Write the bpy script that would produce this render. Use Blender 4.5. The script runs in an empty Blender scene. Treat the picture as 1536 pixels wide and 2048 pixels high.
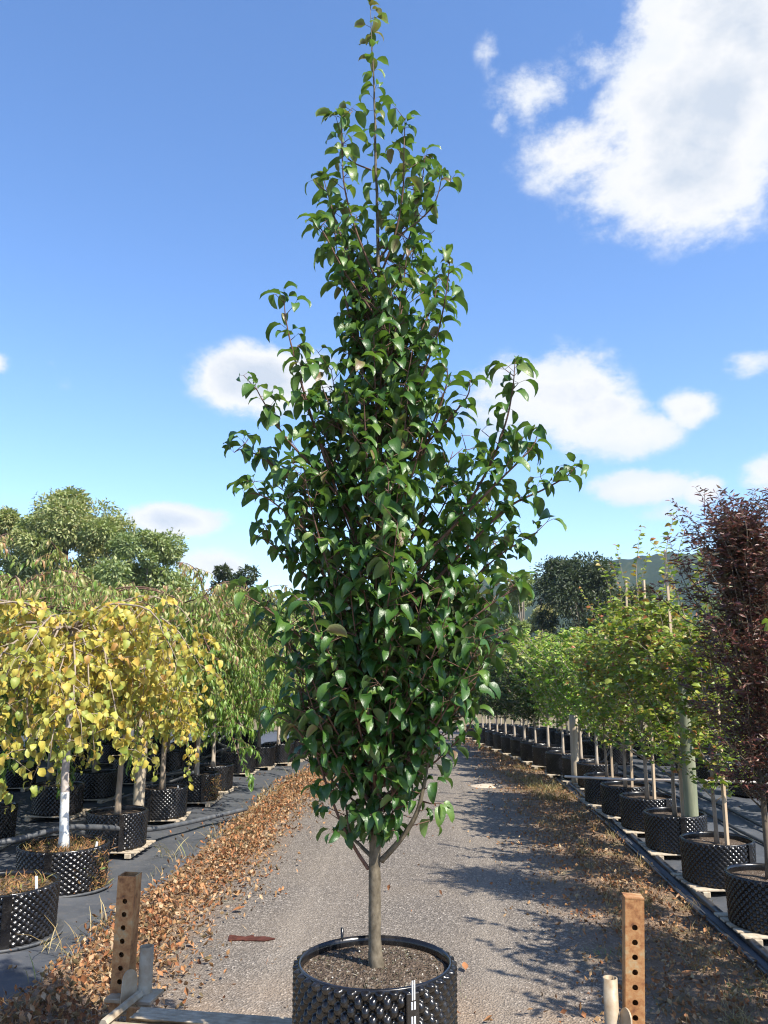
import bpy, math, random
import numpy as np
from mathutils import Vector, Matrix

random.seed(7)
RNG = np.random.default_rng(11)
scene = bpy.context.scene
C = scene.collection
R_ = math.radians

# ------------------------------------------------------------------ camera
CAM_H, PITCH, YAW, FPX = 2.2, R_(10.0), R_(3.35), 1656.0
cd = bpy.data.cameras.new('camera')
cam = bpy.data.objects.new('camera', cd)
C.objects.link(cam)
cam.location = (0, 0, CAM_H)
cam.rotation_euler = (R_(90) + PITCH, 0, YAW)
cd.sensor_fit = 'VERTICAL'
cd.sensor_height = 24.0
cd.sensor_width = 18.0
cd.lens = 24.0 * FPX / 2048.0
cd.clip_start = 0.05
cd.clip_end = 8000
scene.camera = cam
scene.render.resolution_x, scene.render.resolution_y = 768, 1024

SUN_EL, SUN_AZ = R_(50), R_(52)          # azimuth: from -Y towards +X
sun_dir = Vector((math.sin(SUN_AZ) * math.cos(SUN_EL), -math.cos(SUN_AZ) * math.cos(SUN_EL), math.sin(SUN_EL)))


def ray(x, y):
    cx, cy = (x - 768) / FPX, (1024 - y) / FPX
    d = (cx, math.cos(PITCH) - cy * math.sin(PITCH), math.sin(PITCH) + cy * math.cos(PITCH))
    c, s = math.cos(YAW), math.sin(YAW)
    return Vector((c * d[0] - s * d[1], s * d[0] + c * d[1], d[2]))


def at_y(x, y, Y):
    d = ray(x, y)
    t = Y / d.y
    return Vector((0, 0, CAM_H)) + d * t


def to_px(P):
    P = np.asarray(P, float) - np.array([0, 0, CAM_H])
    c, s = math.cos(YAW), math.sin(YAW)
    x = c * P[..., 0] + s * P[..., 1]
    y = -s * P[..., 0] + c * P[..., 1]
    z = P[..., 2]
    f = y * math.cos(PITCH) + z * math.sin(PITCH)
    u = -y * math.sin(PITCH) + z * math.cos(PITCH)
    return 768 + FPX * x / f, 1024 - FPX * u / f, f


def zg(Y):
    if Y < 9:
        return 0.0
    if Y < 36:
        return -0.0013 * (Y - 9) ** 2
    return -0.948 - 0.6 * (1 - math.exp(-(Y - 36) * 0.07 / 0.6))


def hit(x, y, dz=0.0):
    d = ray(x, y)
    t = 1.0
    for _ in range(60):
        t = (zg(d.y * t) + dz - CAM_H) / d.z
    return Vector((0, 0, CAM_H)) + d * t


# ------------------------------------------------------------------ node helper
class NT:
    def __init__(s, tree):
        s.t = tree
        s.n = tree.nodes
        s.l = tree.links

    def new(s, kind, **kw):
        n = s.n.new(kind)
        for k, v in kw.items():
            if k.startswith('i_'):
                key = k[2:]
                key = int(key) if key.isdigit() else key.replace('_', ' ')
                s.put(n.inputs[key], v)
            else:
                setattr(n, k, v)
        return n

    def put(s, sock, v):
        if isinstance(v, bpy.types.NodeSocket):
            s.l.new(v, sock)
        elif v is not None:
            sock.default_value = v

    def math(s, op, a, b=None, c=None, clamp=False):
        n = s.n.new('ShaderNodeMath')
        n.operation = op
        n.use_clamp = clamp
        for i, v in enumerate((a, b, c)):
            if v is not None:
                s.put(n.inputs[i], v)
        return n.outputs[0]

    def noise(s, vec, scale, detail=4, rough=0.55, out='Fac', dist=0.0):
        n = s.n.new('ShaderNodeTexNoise')
        if vec is not None:
            s.l.new(vec, n.inputs['Vector'])
        n.inputs['Scale'].default_value = scale
        n.inputs['Detail'].default_value = detail
        n.inputs['Roughness'].default_value = rough
        n.inputs['Distortion'].default_value = dist
        return n.outputs[out]

    def ramp(s, fac, stops, interp='LINEAR'):
        n = s.n.new('ShaderNodeValToRGB')
        n.color_ramp.interpolation = interp
        e = n.color_ramp.elements
        while len(e) < len(stops):
            e.new(0.5)
        for el, (p, c) in zip(e, stops):
            el.position = p
            el.color = (c[0], c[1], c[2], 1) if hasattr(c, '__len__') else (c, c, c, 1)
        s.l.new(fac, n.inputs[0])
        return n.outputs[0]

    def mix(s, fac, a, b, blend='MIX'):
        n = s.n.new('ShaderNodeMix')
        n.data_type = 'RGBA'
        n.blend_type = blend
        s.put(n.inputs[0], fac)
        for i, v in ((6, a), (7, b)):
            if isinstance(v, tuple) and len(v) == 3:
                v = (*v, 1)
            s.put(n.inputs[i], v)
        return n.outputs[2]

    def bump(s, h, strength=0.3, dist=0.01):
        n = s.n.new('ShaderNodeBump')
        n.inputs['Strength'].default_value = strength
        n.inputs['Distance'].default_value = dist
        s.l.new(h, n.inputs['Height'])
        return n.outputs[0]


# ------------------------------------------------------------------ world: sky and clouds
world = bpy.data.worlds.new('World')
scene.world = world
world.use_nodes = True
wt = NT(world.node_tree)
wt.n.clear()
sky = wt.new('ShaderNodeTexSky', sky_type='NISHITA', sun_disc=False, sun_elevation=SUN_EL,
             sun_rotation=R_(180) - SUN_AZ, altitude=100, air_density=1.0, dust_density=0.5, ozone_density=1.6)
tc = wt.new('ShaderNodeTexCoord')
sep = wt.new('ShaderNodeSeparateXYZ')
wt.l.new(tc.outputs['Generated'], sep.inputs[0])
az = wt.math('ARCTAN2', sep.outputs[0], sep.outputs[1])
el = wt.math('ARCSINE', sep.outputs[2])
cmb = wt.new('ShaderNodeCombineXYZ')
wt.put(cmb.inputs[0], az)
wt.put(cmb.inputs[1], wt.math('MULTIPLY', el, 1.5))
uv = cmb.outputs[0]
n_big = wt.noise(uv, 7, 7, 0.62, dist=0.25)
n_fine = wt.noise(uv, 26, 8, 0.7)
nz = wt.math('ADD', wt.math('MULTIPLY', wt.math('SUBTRACT', n_big, 0.5), 1.7),
             wt.math('MULTIPLY', wt.math('SUBTRACT', n_fine, 0.5), 0.75))


def px_angles(x, y):
    d = ray(x, y).normalized()
    return math.atan2(d.x, d.y), math.asin(d.z)


blobs = []          # az, el, radius az, radius el, weight
for (x, y, rx, ry, w) in [
    (1440, 60, 190, 180, 1.25), (1400, 220, 250, 160, 1.25), (1380, 330, 220, 120, 1.15), (1180, 300, 150, 80, .85),
    (1080, 190, 130, 60, .62), (975, 110, 40, 50, .5), (1005, 240, 30, 45, .5), (1190, 110, 70, 80, .5),
    (1080, 790, 190, 110, 1.05), (1180, 840, 140, 80, .9), (1270, 870, 110, 55, 1.05), (1380, 815, 70, 50, .9),
    (530, 760, 170, 78, 1.2), (1500, 725, 90, 45, .8), (1290, 975, 120, 40, 1.15), (1400, 980, 50, 32, 1.0), (1330, 1020, 150, 40, .4),
    (360, 1040, 105, 36, 1.25), (120, 745, 80, 60, .38), (-10, 725, 40, 25, .8), (430, 1130, 90, 40, .9), (1540, 950, 60, 50, .8),
    (40, 10, 90, 40, .2), (1130, 1130, 150, 30, .3)]:
    a, e = px_angles(x, y)
    k_ = 1.0 if y < 400 else .84
    blobs.append((a, e, rx * k_ / FPX, ry * k_ / FPX, w))
rb = random.Random(5)
for k in range(16):             # the same scattered clouds go on round the rest of the sky
    a = rb.uniform(0.75, 2 * math.pi - 0.75)
    a = a if a < math.pi else a - 2 * math.pi
    blobs.append((a, rb.uniform(.12, 1.0), rb.uniform(.08, .2), rb.uniform(.03, .09), rb.uniform(.7, 1.1)))
field = None
for (a, e, ra, re, w) in blobs:
    dx = wt.math('MULTIPLY', wt.math('SUBTRACT', az, a), 1 / ra)
    dy = wt.math('MULTIPLY', wt.math('SUBTRACT', el, e), 1 / re)
    d2 = wt.math('ADD', wt.math('MULTIPLY', dx, dx), wt.math('MULTIPLY', dy, dy))
    g = wt.math('MULTIPLY', wt.math('POWER', 2.718, wt.math('MULTIPLY', d2, -0.9)), w)
    field = g if field is None else wt.math('MAXIMUM', field, g)
dens = wt.math('ADD', field, wt.math('MULTIPLY', nz, wt.math('MINIMUM', wt.math('MULTIPLY', field, 2.2), 0.9)))
mr = wt.new('ShaderNodeMapRange', interpolation_type='SMOOTHSTEP')
wt.put(mr.inputs[0], dens)
mr.inputs[1].default_value, mr.inputs[2].default_value = 0.26, 0.76
mask = mr.outputs[0]
core = wt.ramp(wt.math('ADD', wt.math('MULTIPLY', dens, 0.5), wt.math('MULTIPLY', wt.math('SUBTRACT', wt.noise(uv, 5, 3), .5), 1.0)),
               [(0.25, (.90, .94, 1.0)), (0.46, (1.0, 1.0, 1.0)), (0.74, (.68, .75, .85))])
bg1 = wt.new('ShaderNodeBackground')
hsv = wt.new('ShaderNodeHueSaturation')
hsv.inputs['Saturation'].default_value = 1.14
wt.l.new(sky.outputs[0], hsv.inputs['Color'])
wt.l.new(wt.mix(1.0, hsv.outputs[0], (.92, .95, 1.06), 'MULTIPLY'), bg1.inputs[0])
bg1.inputs[1].default_value = 0.135
bg2 = wt.new('ShaderNodeBackground')
wt.l.new(core, bg2.inputs[0])
bg2.inputs[1].default_value = 0.53
mx = wt.new('ShaderNodeMixShader')
wt.l.new(wt.math('MULTIPLY', mask, 0.96), mx.inputs[0])
wt.l.new(bg1.outputs[0], mx.inputs[1])
wt.l.new(bg2.outputs[0], mx.inputs[2])
wo = wt.new('ShaderNodeOutputWorld')
wt.l.new(mx.outputs[0], wo.inputs[0])

# ------------------------------------------------------------------ sun, exposure
sd = bpy.data.lights.new('sun', 'SUN')
sd.energy = 5.0
sd.angle = R_(0.53)
sd.color = (1.0, 0.94, 0.84)
so = bpy.data.objects.new('sun', sd)
C.objects.link(so)
so.rotation_euler = (-sun_dir).to_track_quat('-Z', 'Y').to_euler()
so.location = (20, -17, 30)

vs = scene.view_settings
vs.view_transform = 'Standard'
vs.look = 'None'
vs.exposure = 0.95
vs.gamma = 1.0
vs.use_curve_mapping = False
scene.cycles.max_bounces = 6
scene.cycles.transparent_max_bounces = 4
scene.cycles.volume_bounces = 0
scene.cycles.filter_width = 1.15


# ------------------------------------------------------------------ materials
def new_mat(name):
    m = bpy.data.materials.new(name)
    m.use_nodes = True
    t = NT(m.node_tree)
    b = t.n.get('Principled BSDF')
    return m, t, b


def obj_vec(t, kind='Object'):
    return t.new('ShaderNodeTexCoord').outputs[kind]


def leaf_mat(name, stops, rough=0.45, trans=0.3, spec=0.5, trans_col=None, under=1.25, coat=0.0):
    m, t, b = new_mat(name)
    at = t.new('ShaderNodeAttribute', attribute_name='tint')
    col = t.ramp(at.outputs['Fac'], stops)
    geo = t.new('ShaderNodeNewGeometry')
    n = t.noise(geo.outputs['Position'], 60, 3)
    col = t.mix(t.math('MULTIPLY', n, 0.35), col, (0.02, 0.03, 0.01), 'MIX')
    col = t.mix(t.math('MULTIPLY', geo.outputs['Backfacing'], 0.45), col, t.mix(0.5, col, (.20, .26, .13)))
    t.put(b.inputs['Base Color'], col)
    b.inputs['Roughness'].default_value = rough
    b.inputs['Specular IOR Level'].default_value = spec
    b.inputs['Coat Weight'].default_value = coat
    b.inputs['Coat Roughness'].default_value = 0.25
    t.put(b.inputs['Normal'], t.bump(t.noise(geo.outputs['Position'], 130, 2), .35, .004))
    tr = t.new('ShaderNodeBsdfTranslucent')
    t.put(tr.inputs[0], t.mix(1.0, col, (1.5, 1.7, .6, 1), 'MULTIPLY') if trans_col is None else trans_col)
    ms = t.new('ShaderNodeMixShader')
    ms.inputs[0].default_value = trans
    t.l.new(b.outputs[0], ms.inputs[1])
    t.l.new(tr.outputs[0], ms.inputs[2])
    t.l.new(ms.outputs[0], t.n['Material Output'].inputs[0])
    return m


M = {}
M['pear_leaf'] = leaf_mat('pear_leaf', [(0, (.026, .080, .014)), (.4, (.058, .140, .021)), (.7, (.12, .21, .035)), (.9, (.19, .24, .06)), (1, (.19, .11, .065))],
                          rough=0.40, trans=0.24, spec=0.5)
M['yellow_leaf'] = leaf_mat('yellow_leaf', [(0, (.17, .27, .04)), (.3, (.44, .46, .08)), (.65, (.66, .52, .09)), (.9, (.70, .44, .08)), (1, (.45, .24, .08))],
                            rough=0.5, trans=0.33, trans_col=(.70, .52, .06, 1))
M['weep_leaf'] = leaf_mat('weep_leaf', [(0, (.08, .19, .026)), (.4, (.17, .29, .04)), (.7, (.31, .33, .09)), (.9, (.46, .35, .16)), (1, (.36, .17, .08))],
                          rough=0.42, trans=0.25)
M['bright_leaf'] = leaf_mat('bright_leaf', [(0, (.09, .22, .022)), (.5, (.21, .38, .035)), (.85, (.38, .43, .08)), (1, (.44, .35, .12))], rough=0.42, trans=0.28)
M['oak_leaf'] = leaf_mat('oak_leaf', [(0, (.07, .15, .022)), (.35, (.17, .26, .035)), (.7, (.34, .38, .06)), (.9, (.38, .27, .07)), (1, (.42, .12, .05))],
                         rough=0.42, trans=0.28)
M['maroon_leaf'] = leaf_mat('maroon_leaf', [(0, (.04, .016, .016)), (.45, (.10, .03, .028)), (.8, (.20, .065, .05)), (.93, (.30, .17, .12)), (1, (.09, .13, .04))],
                            rough=0.4, trans=0.12, trans_col=(.2, .04, .03, 1))
M['dark_leaf'] = leaf_mat('dark_leaf', [(0, (.018, .034, .011)), (.6, (.034, .052, .016)), (1, (.07, .07, .025))], rough=0.6, trans=0.12)
M['gum_leaf'] = leaf_mat('gum_leaf', [(0, (.15, .22, .085)), (.5, (.28, .33, .12)), (1, (.43, .37, .17))], rough=0.55, trans=0.2)
M['column_leaf'] = leaf_mat('column_leaf', [(0, (.035, .075, .018)), (.6, (.08, .13, .028)), (.9, (.17, .19, .04)), (1, (.26, .2, .05))], rough=0.5, trans=0.2)
M['litter'] = leaf_mat('litter', [(0, (.06, .028, .016)), (.25, (.19, .072, .032)), (.5, (.37, .145, .058)), (.8, (.48, .235, .105)), (1, (.55, .39, .24))],
                       rough=0.75, trans=0.12, trans_col=(.5, .25, .1, 1), spec=0.25)
M['crumb'] = leaf_mat('crumb', [(0, (.05, .035, .025)), (.5, (.12, .09, .065)), (.8, (.28, .24, .19)), (1, (.5, .47, .41))], rough=.9, trans=0.0, spec=.15)
M['dry_grass'] = leaf_mat('dry_grass', [(0, (.16, .10, .04)), (.5, (.34, .24, .10)), (.9, (.5, .40, .22)), (1, (.12, .2, .04))], rough=0.7, trans=0.15, spec=0.2)
M['weed'] = leaf_mat('weed', [(0, (.14, .065, .03)), (.5, (.30, .14, .06)), (.85, (.34, .24, .08)), (1, (.10, .18, .03))], rough=0.6, trans=0.15, spec=0.3)


def bark(name, c1, c2, scale=18, rough=0.8, stretch=0.25):
    m, t, b = new_mat(name)
    mp = t.new('ShaderNodeMapping')
    mp.inputs['Scale'].default_value = (1, 1, stretch)
    t.l.new(obj_vec(t), mp.inputs[0])
    n = t.noise(mp.outputs[0], scale, 6, 0.6)
    n2 = t.noise(obj_vec(t), 5, 3)
    col = t.mix(t.ramp(n, [(.35, 0), (.65, 1)]), c1, c2)
    col = t.mix(t.math('MULTIPLY', n2, .4), col, tuple(x * .6 for x in c1))
    t.put(b.inputs['Base Color'], col)
    b.inputs['Roughness'].default_value = rough
    b.inputs['Specular IOR Level'].default_value = 0.25
    t.put(b.inputs['Normal'], t.bump(n, .4, .004))
    return m


M['pear_bark'] = bark('pear_bark', (.085, .068, .045), (.20, .165, .115), 42, stretch=.6)
M['pear_twig'] = bark('pear_twig', (.10, .05, .035), (.20, .12, .09), 40)
M['bark_dark'] = bark('bark_dark', (.10, .08, .055), (.20, .155, .11), 26)
M['bark_pale'] = bark('bark_pale', (.38, .31, .24), (.55, .47, .38), 24)
M['bark_mid'] = bark('bark_mid', (.23, .18, .13), (.36, .29, .22), 24)
M['bark_white'] = bark('bark_white', (.46, .42, .40), (.66, .62, .58), 24)
M['gum_bark'] = bark('gum_bark', (.16, .13, .10), (.30, .26, .21), 3)


def white_trunk():
    m, t, b = new_mat('painted_trunk')
    co = obj_vec(t)
    s = t.new('ShaderNodeSeparateXYZ')
    t.l.new(co, s.inputs[0])
    n = t.noise(co, 30, 5)
    f = t.math('GREATER_THAN', t.math('ADD', s.outputs[2], t.math('MULTIPLY', n, .02)), 0.50)
    paint = t.mix(t.ramp(t.noise(co, 14, 5, .7), [(.45, 0), (.72, 1)]), (.80, .80, .76), (.48, .43, .36))
    bk = t.mix(t.ramp(n, [(.4, 0), (.65, 1)]), (.30, .26, .23), (.46, .40, .36))
    t.put(b.inputs['Base Color'], t.mix(f, paint, bk))
    b.inputs['Roughness'].default_value = .75
    t.put(b.inputs['Normal'], t.bump(n, .3, .003))
    return m


M['painted_trunk'] = white_trunk()


def simple(name, col, rough=0.5, spec=0.5, metal=0.0, var=0.0, scale=20, col2=None, bump=0.0, bscale=None):
    m, t, b = new_mat(name)
    if var or col2:
        n = t.noise(obj_vec(t), scale, 5, .6)
        c2 = col2 or tuple(x * (1 - var) for x in col)
        t.put(b.inputs['Base Color'], t.mix(t.ramp(n, [(.38, 0), (.65, 1)]), col, c2))
        t.put(b.inputs['Roughness'], t.math('ADD', t.math('MULTIPLY', n, .25), rough - .12))
    else:
        b.inputs['Base Color'].default_value = (*col, 1)
        b.inputs['Roughness'].default_value = rough
    if bump:
        t.put(b.inputs['Normal'], t.bump(t.noise(obj_vec(t), bscale or scale * 3, 4), bump, .004))
    b.inputs['Specular IOR Level'].default_value = spec
    b.inputs['Metallic'].default_value = metal
    return m


M['pot'] = simple('pot_plastic', (.0045, .0043, .005), .25, .5, col2=(.009, .008, .008), scale=9)
_t = NT(M['pot'].node_tree)
_b = _t.n['Principled BSDF']
_src = _b.inputs['Base Color'].links[0].from_socket
_d = _t.ramp(_t.noise(obj_vec(_t), 6, 7, .75), [(.52, 0), (.72, .55)])
_t.put(_b.inputs['Base Color'], _t.mix(_d, _src, (.05, .044, .038)))
M['hose'] = simple('hose', (.055, .06, .066), .5, .4, col2=(.10, .10, .10), scale=12)
M['pipe_black'] = simple('pipe_black', (.018, .019, .022), .45, .45, col2=(.05, .047, .045), scale=6)
M['pipe_white'] = simple('pipe_white', (.66, .60, .54), .5, .4, col2=(.50, .42, .36), scale=6)
M['tag_white'] = simple('tag_white', (.82, .82, .80), .45)
M['tag_mark'] = simple('tag_mark', (.55, .57, .60), .4)
M['pallet'] = bark('pallet_wood', (.38, .31, .22), (.55, .47, .36), 22, .85, .6)
M['timber'] = bark('timber_grey', (.33, .27, .19), (.52, .44, .33), 16, .85, .08)
M['timber_green'] = bark('timber_green', (.17, .19, .12), (.30, .30, .20), 14, .85, .15)
M['stake'] = bark('stake_wood', (.42, .31, .2), (.6, .47, .33), 20, .8, .1)
M['stake_red'] = bark('stake_red', (.24, .10, .06), (.38, .18, .11), 20, .8, .1)
M['stone'] = simple('stone', (.55, .53, .5), .8, .3, var=.3)
M['shed_dark'] = simple('shed_dark', (.07, .075, .085), .5, .4, var=.3, scale=3)
M['galv'] = simple('galvanised', (.40, .34, .25), .55, .4, col2=(.27, .19, .11), scale=10, metal=.1, bump=.1)


def rust_mat():
    m, t, b = new_mat('rusty_steel')
    co = obj_vec(t)
    n = t.noise(co, 13, 8, .75)
    n2 = t.noise(co, 60, 4)
    c = t.ramp(n, [(.34, (.09, .04, .02)), (.43, (.27, .12, .045)), (.53, (.40, .21, .085)), (.62, (.40, .29, .15)), (.7, (.36, .34, .25))])
    c = t.mix(t.math('MULTIPLY', n2, .35), c, (.20, .08, .03))
    t.put(b.inputs['Base Color'], c)
    b.inputs['Roughness'].default_value = .62
    b.inputs['Specular IOR Level'].default_value = .35
    t.put(b.inputs['Normal'], t.bump(n2, .25, .003))
    return m


M['rust'] = rust_mat()
M['rust_dark'] = simple('rust_dark', (.09, .03, .02), .8, .2, var=.4)


def soil_mat():
    m, t, b = new_mat('potting_soil')
    co = obj_vec(t)
    v = t.new('ShaderNodeTexVoronoi')
    t.l.new(co, v.inputs['Vector'])
    v.inputs['Scale'].default_value = 95
    chips = t.ramp(v.outputs['Color'], [(.0, (.04, .028, .020)), (.5, (.10, .072, .052)), (.76, (.17, .13, .095)), (.88, (.30, .26, .21)), (.97, (.55, .51, .45))])
    c = t.mix(t.math('MULTIPLY', t.noise(co, 7, 4), .8), chips, (.085, .062, .045))
    t.put(b.inputs['Base Color'], c)
    b.inputs['Roughness'].default_value = .95
    b.inputs['Specular IOR Level'].default_value = .15
    t.put(b.inputs['Normal'], t.bump(v.outputs['Distance'], .9, .012))
    return m


M['soil'] = soil_mat()


def road_mat():
    m, t, b = new_mat('gravel_road')
    co = obj_vec(t)
    v = t.new('ShaderNodeTexVoronoi')
    t.l.new(co, v.inputs['Vector'])
    v.inputs['Scale'].default_value = 70
    sv = t.new('ShaderNodeSeparateColor')
    t.l.new(v.outputs['Color'], sv.inputs[0])
    stones = t.ramp(sv.outputs[0], [(.0, (.045, .040, .036)), (.3, (.10, .09, .081)), (.7, (.165, .149, .134)), (.92, (.27, .248, .226)), (1, (.50, .47, .43))])
    v2 = t.new('ShaderNodeTexVoronoi')
    t.l.new(co, v2.inputs['Vector'])
    v2.inputs['Scale'].default_value = 160
    fine = t.ramp(v2.outputs['Color'], [(.1, (.07, .063, .056)), (.9, (.22, .20, .18))])
    c = t.mix(.42, stones, fine)
    big = t.noise(co, .55, 5, .6)
    c = t.mix(t.ramp(big, [(.4, 0), (.75, .5)]), c, (.20, .17, .138))
    s = t.new('ShaderNodeSeparateXYZ')
    t.l.new(co, s.inputs[0])
    wob = t.math('MULTIPLY', t.math('SUBTRACT', t.noise(co, 1.3, 5, .65), .5), 1.1)
    xl = t.math('ADD', s.outputs[0], wob)
    dirt = t.mix(t.ramp(t.noise(co, 6, 6, .7), [(.35, 0), (.7, 1)]), (.12, .082, .054), (.27, .19, .13))
    moss = t.ramp(t.noise(co, 2.2, 5, .6), [(.55, 0), (.68, 1)])
    dirt = t.mix(t.math('MULTIPLY', moss, .55), dirt, (.09, .10, .03))
    fr = t.ramp(t.math('MULTIPLY', t.math('ADD', xl, -0.9), .8), [(.0, 0), (.55, 1)])
    fl = t.ramp(t.math('MULTIPLY', t.math('ADD', t.math('MULTIPLY', xl, -1.0), -1.75), .9), [(.0, 0), (.5, 1)])
    f = t.math('MAXIMUM', fr, fl)
    # sandy patch behind the trailer, worn by wheels
    d = t.math('SUBTRACT', 1.0, t.math('MULTIPLY', t.math('ABSOLUTE', t.math('SUBTRACT', s.outputs[1], 5.3)), .9), clamp=True)
    sand = t.math('MULTIPLY', t.math('MULTIPLY', d, t.ramp(t.noise(co, 1.6, 5), [(.35, 0), (.6, 1)])), .6)
    c = t.mix(sand, c, (.32, .225, .145))
    c = t.mix(t.math('MULTIPLY', f, .93), c, dirt)
    tr_ = t.math('ABSOLUTE', t.math('SUBTRACT', t.math('ABSOLUTE', t.math('ADD', s.outputs[0], .30)), .78))
    mp = t.new('ShaderNodeMapping')
    mp.inputs['Scale'].default_value = (1.6, .22, 1)
    t.l.new(co, mp.inputs[0])
    rut = t.math('MULTIPLY', t.ramp(tr_, [(.08, 1), (.34, 0)]), t.ramp(t.noise(mp.outputs[0], 2.2, 6, .65), [(.35, 0), (.62, .75)]))
    c = t.mix(rut, c, t.mix(.5, c, (.27, .24, .205)))
    c = t.mix(t.ramp(t.noise(mp.outputs[0], 3.0, 6, .7), [(.58, 0), (.74, .45)]), c, (.085, .075, .065))
    c = t.mix(1.0, c, (1.04, .99, .92), 'MULTIPLY')
    t.put(b.inputs['Base Color'], c)
    b.inputs['Roughness'].default_value = .9
    b.inputs['Specular IOR Level'].default_value = .25
    t.put(b.inputs['Normal'], t.bump(v.outputs['Distance'], .9, .012))
    return m


M['road'] = road_mat()


def mat_fabric():
    m, t, b = new_mat('weed_mat')
    co = obj_vec(t)
    n = t.noise(co, 1.6, 6, .65)
    w = t.noise(co, 9, 6, .7)
    c = t.mix(t.ramp(n, [(.35, 0), (.7, 1)]), (.055, .060, .068), (.095, .100, .108))
    dust = t.ramp(w, [(.52, 0), (.75, 1)])
    c = t.mix(t.math('MULTIPLY', dust, .4), c, (.19, .165, .14))
    t.put(b.inputs['Base Color'], c)
    b.inputs['Roughness'].default_value = .55
    b.inputs['Specular IOR Level'].default_value = .4
    wv = t.new('ShaderNodeTexWave')
    t.l.new(co, wv.inputs[0])
    wv.inputs['Scale'].default_value = 120
    t.put(b.inputs['Normal'], t.bump(t.math('ADD', w, t.math('MULTIPLY', wv.outputs[1], .12)), .35, .01))
    return m


M['fabric'] = mat_fabric()


def ground_mat():
    m, t, b = new_mat('ground')
    co = obj_vec(t)
    n = t.noise(co, .8, 7, .65)
    n2 = t.noise(co, 12, 5, .7)
    c = t.ramp(n, [(.3, (.10, .085, .04)), (.5, (.15, .12, .06)), (.7, (.075, .095, .03))])
    c = t.mix(t.math('MULTIPLY', n2, .5), c, (.19, .14, .085))
    t.put(b.inputs['Base Color'], c)
    b.inputs['Roughness'].default_value = .95
    return m


M['ground'] = ground_mat()


def hill_mat():
    m, t, b = new_mat('hill_forest')
    co = obj_vec(t)
    n = t.noise(co, .024, 6, .65)
    n2 = t.noise(co, .22, 5, .7)
    c = t.ramp(n, [(.35, (.015, .027, .014)), (.55, (.022, .036, .017)), (.64, (.055, .065, .032)), (.72, (.022, .034, .016))])
    c = t.mix(t.math('MULTIPLY', n2, .6), c, (.018, .03, .014))
    t.put(b.inputs['Base Color'], c)
    b.inputs['Roughness'].default_value = .95
    b.inputs['Specular IOR Level'].default_value = .1
    return m


M['hill'] = hill_mat()


# ------------------------------------------------------------------ mesh helpers
class MB:
    """collects vertices, quads/polygons, tints and material slots for one mesh"""

    def __init__(s):
        s.v, s.f, s.t, s.m = [], [], [], []
        s.n = 0

    def add(s, v, f, tint=0.0, mi=0):
        v = np.asarray(v, float).reshape(-1, 3)
        s.v.append(v)
        s.f.extend([tuple(int(i) + s.n for i in q) for q in f])
        s.m.extend([mi] * len(f))
        s.t.append(np.full(len(v), tint) if np.isscalar(tint) else np.asarray(tint))
        s.n += len(v)
        return s

    def mesh(s, name, mats, smooth=True):
        V = np.concatenate(s.v) if s.v else np.zeros((0, 3))
        return raw_mesh(name, V, s.f, mats, smooth, np.concatenate(s.t) if s.t else None, s.m)


def raw_mesh(name, V, faces, mats, smooth=True, tint=None, mi=None):
    me = bpy.data.meshes.new(name)
    if isinstance(faces, np.ndarray):
        nf, k = faces.shape
        me.vertices.add(len(V))
        me.vertices.foreach_set('co', np.ascontiguousarray(V, dtype=np.float32).ravel())
        me.loops.add(nf * k)
        me.loops.foreach_set('vertex_index', np.ascontiguousarray(faces, dtype=np.int32).ravel())
        me.polygons.add(nf)
        me.polygons.foreach_set('loop_start', np.arange(0, nf * k, k, dtype=np.int32))
        me.update(calc_edges=True)
    else:
        me.from_pydata([tuple(x) for x in V], [], faces)
    if smooth:
        me.polygons.foreach_set('use_smooth', np.ones(len(me.polygons), dtype=bool))
    if tint is not None:
        a = me.attributes.new('tint', 'FLOAT', 'POINT')
        a.data.foreach_set('value', np.ascontiguousarray(tint, dtype=np.float32))
    for m in (mats if isinstance(mats, (list, tuple)) else [mats]):
        me.materials.append(M[m])
    if mi is not None and len(me.materials) > 1:
        me.polygons.foreach_set('material_index', np.asarray(mi, dtype=np.int32))
    me.update()
    return me


def obj(name, me, parent=None, loc=None, kind=None):
    o = bpy.data.objects.new(name, me)
    C.objects.link(o)
    if parent is not None:
        o.parent = parent
    if loc is not None:
        o.location = loc
    if kind:
        o['kind'] = kind
    return o


def tag(o, label, cat, group=None):
    o['label'] = label
    o['category'] = cat
    if group:
        o['group'] = group
    return o


def thing(name, label, cat, loc, group=None, rz=0.0):
    o = bpy.data.objects.new(name, None)
    C.objects.link(o)
    o.empty_display_size = 0.1
    o.location = loc
    o.rotation_euler = (0, 0, rz)
    return tag(o, label, cat, group)


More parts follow.
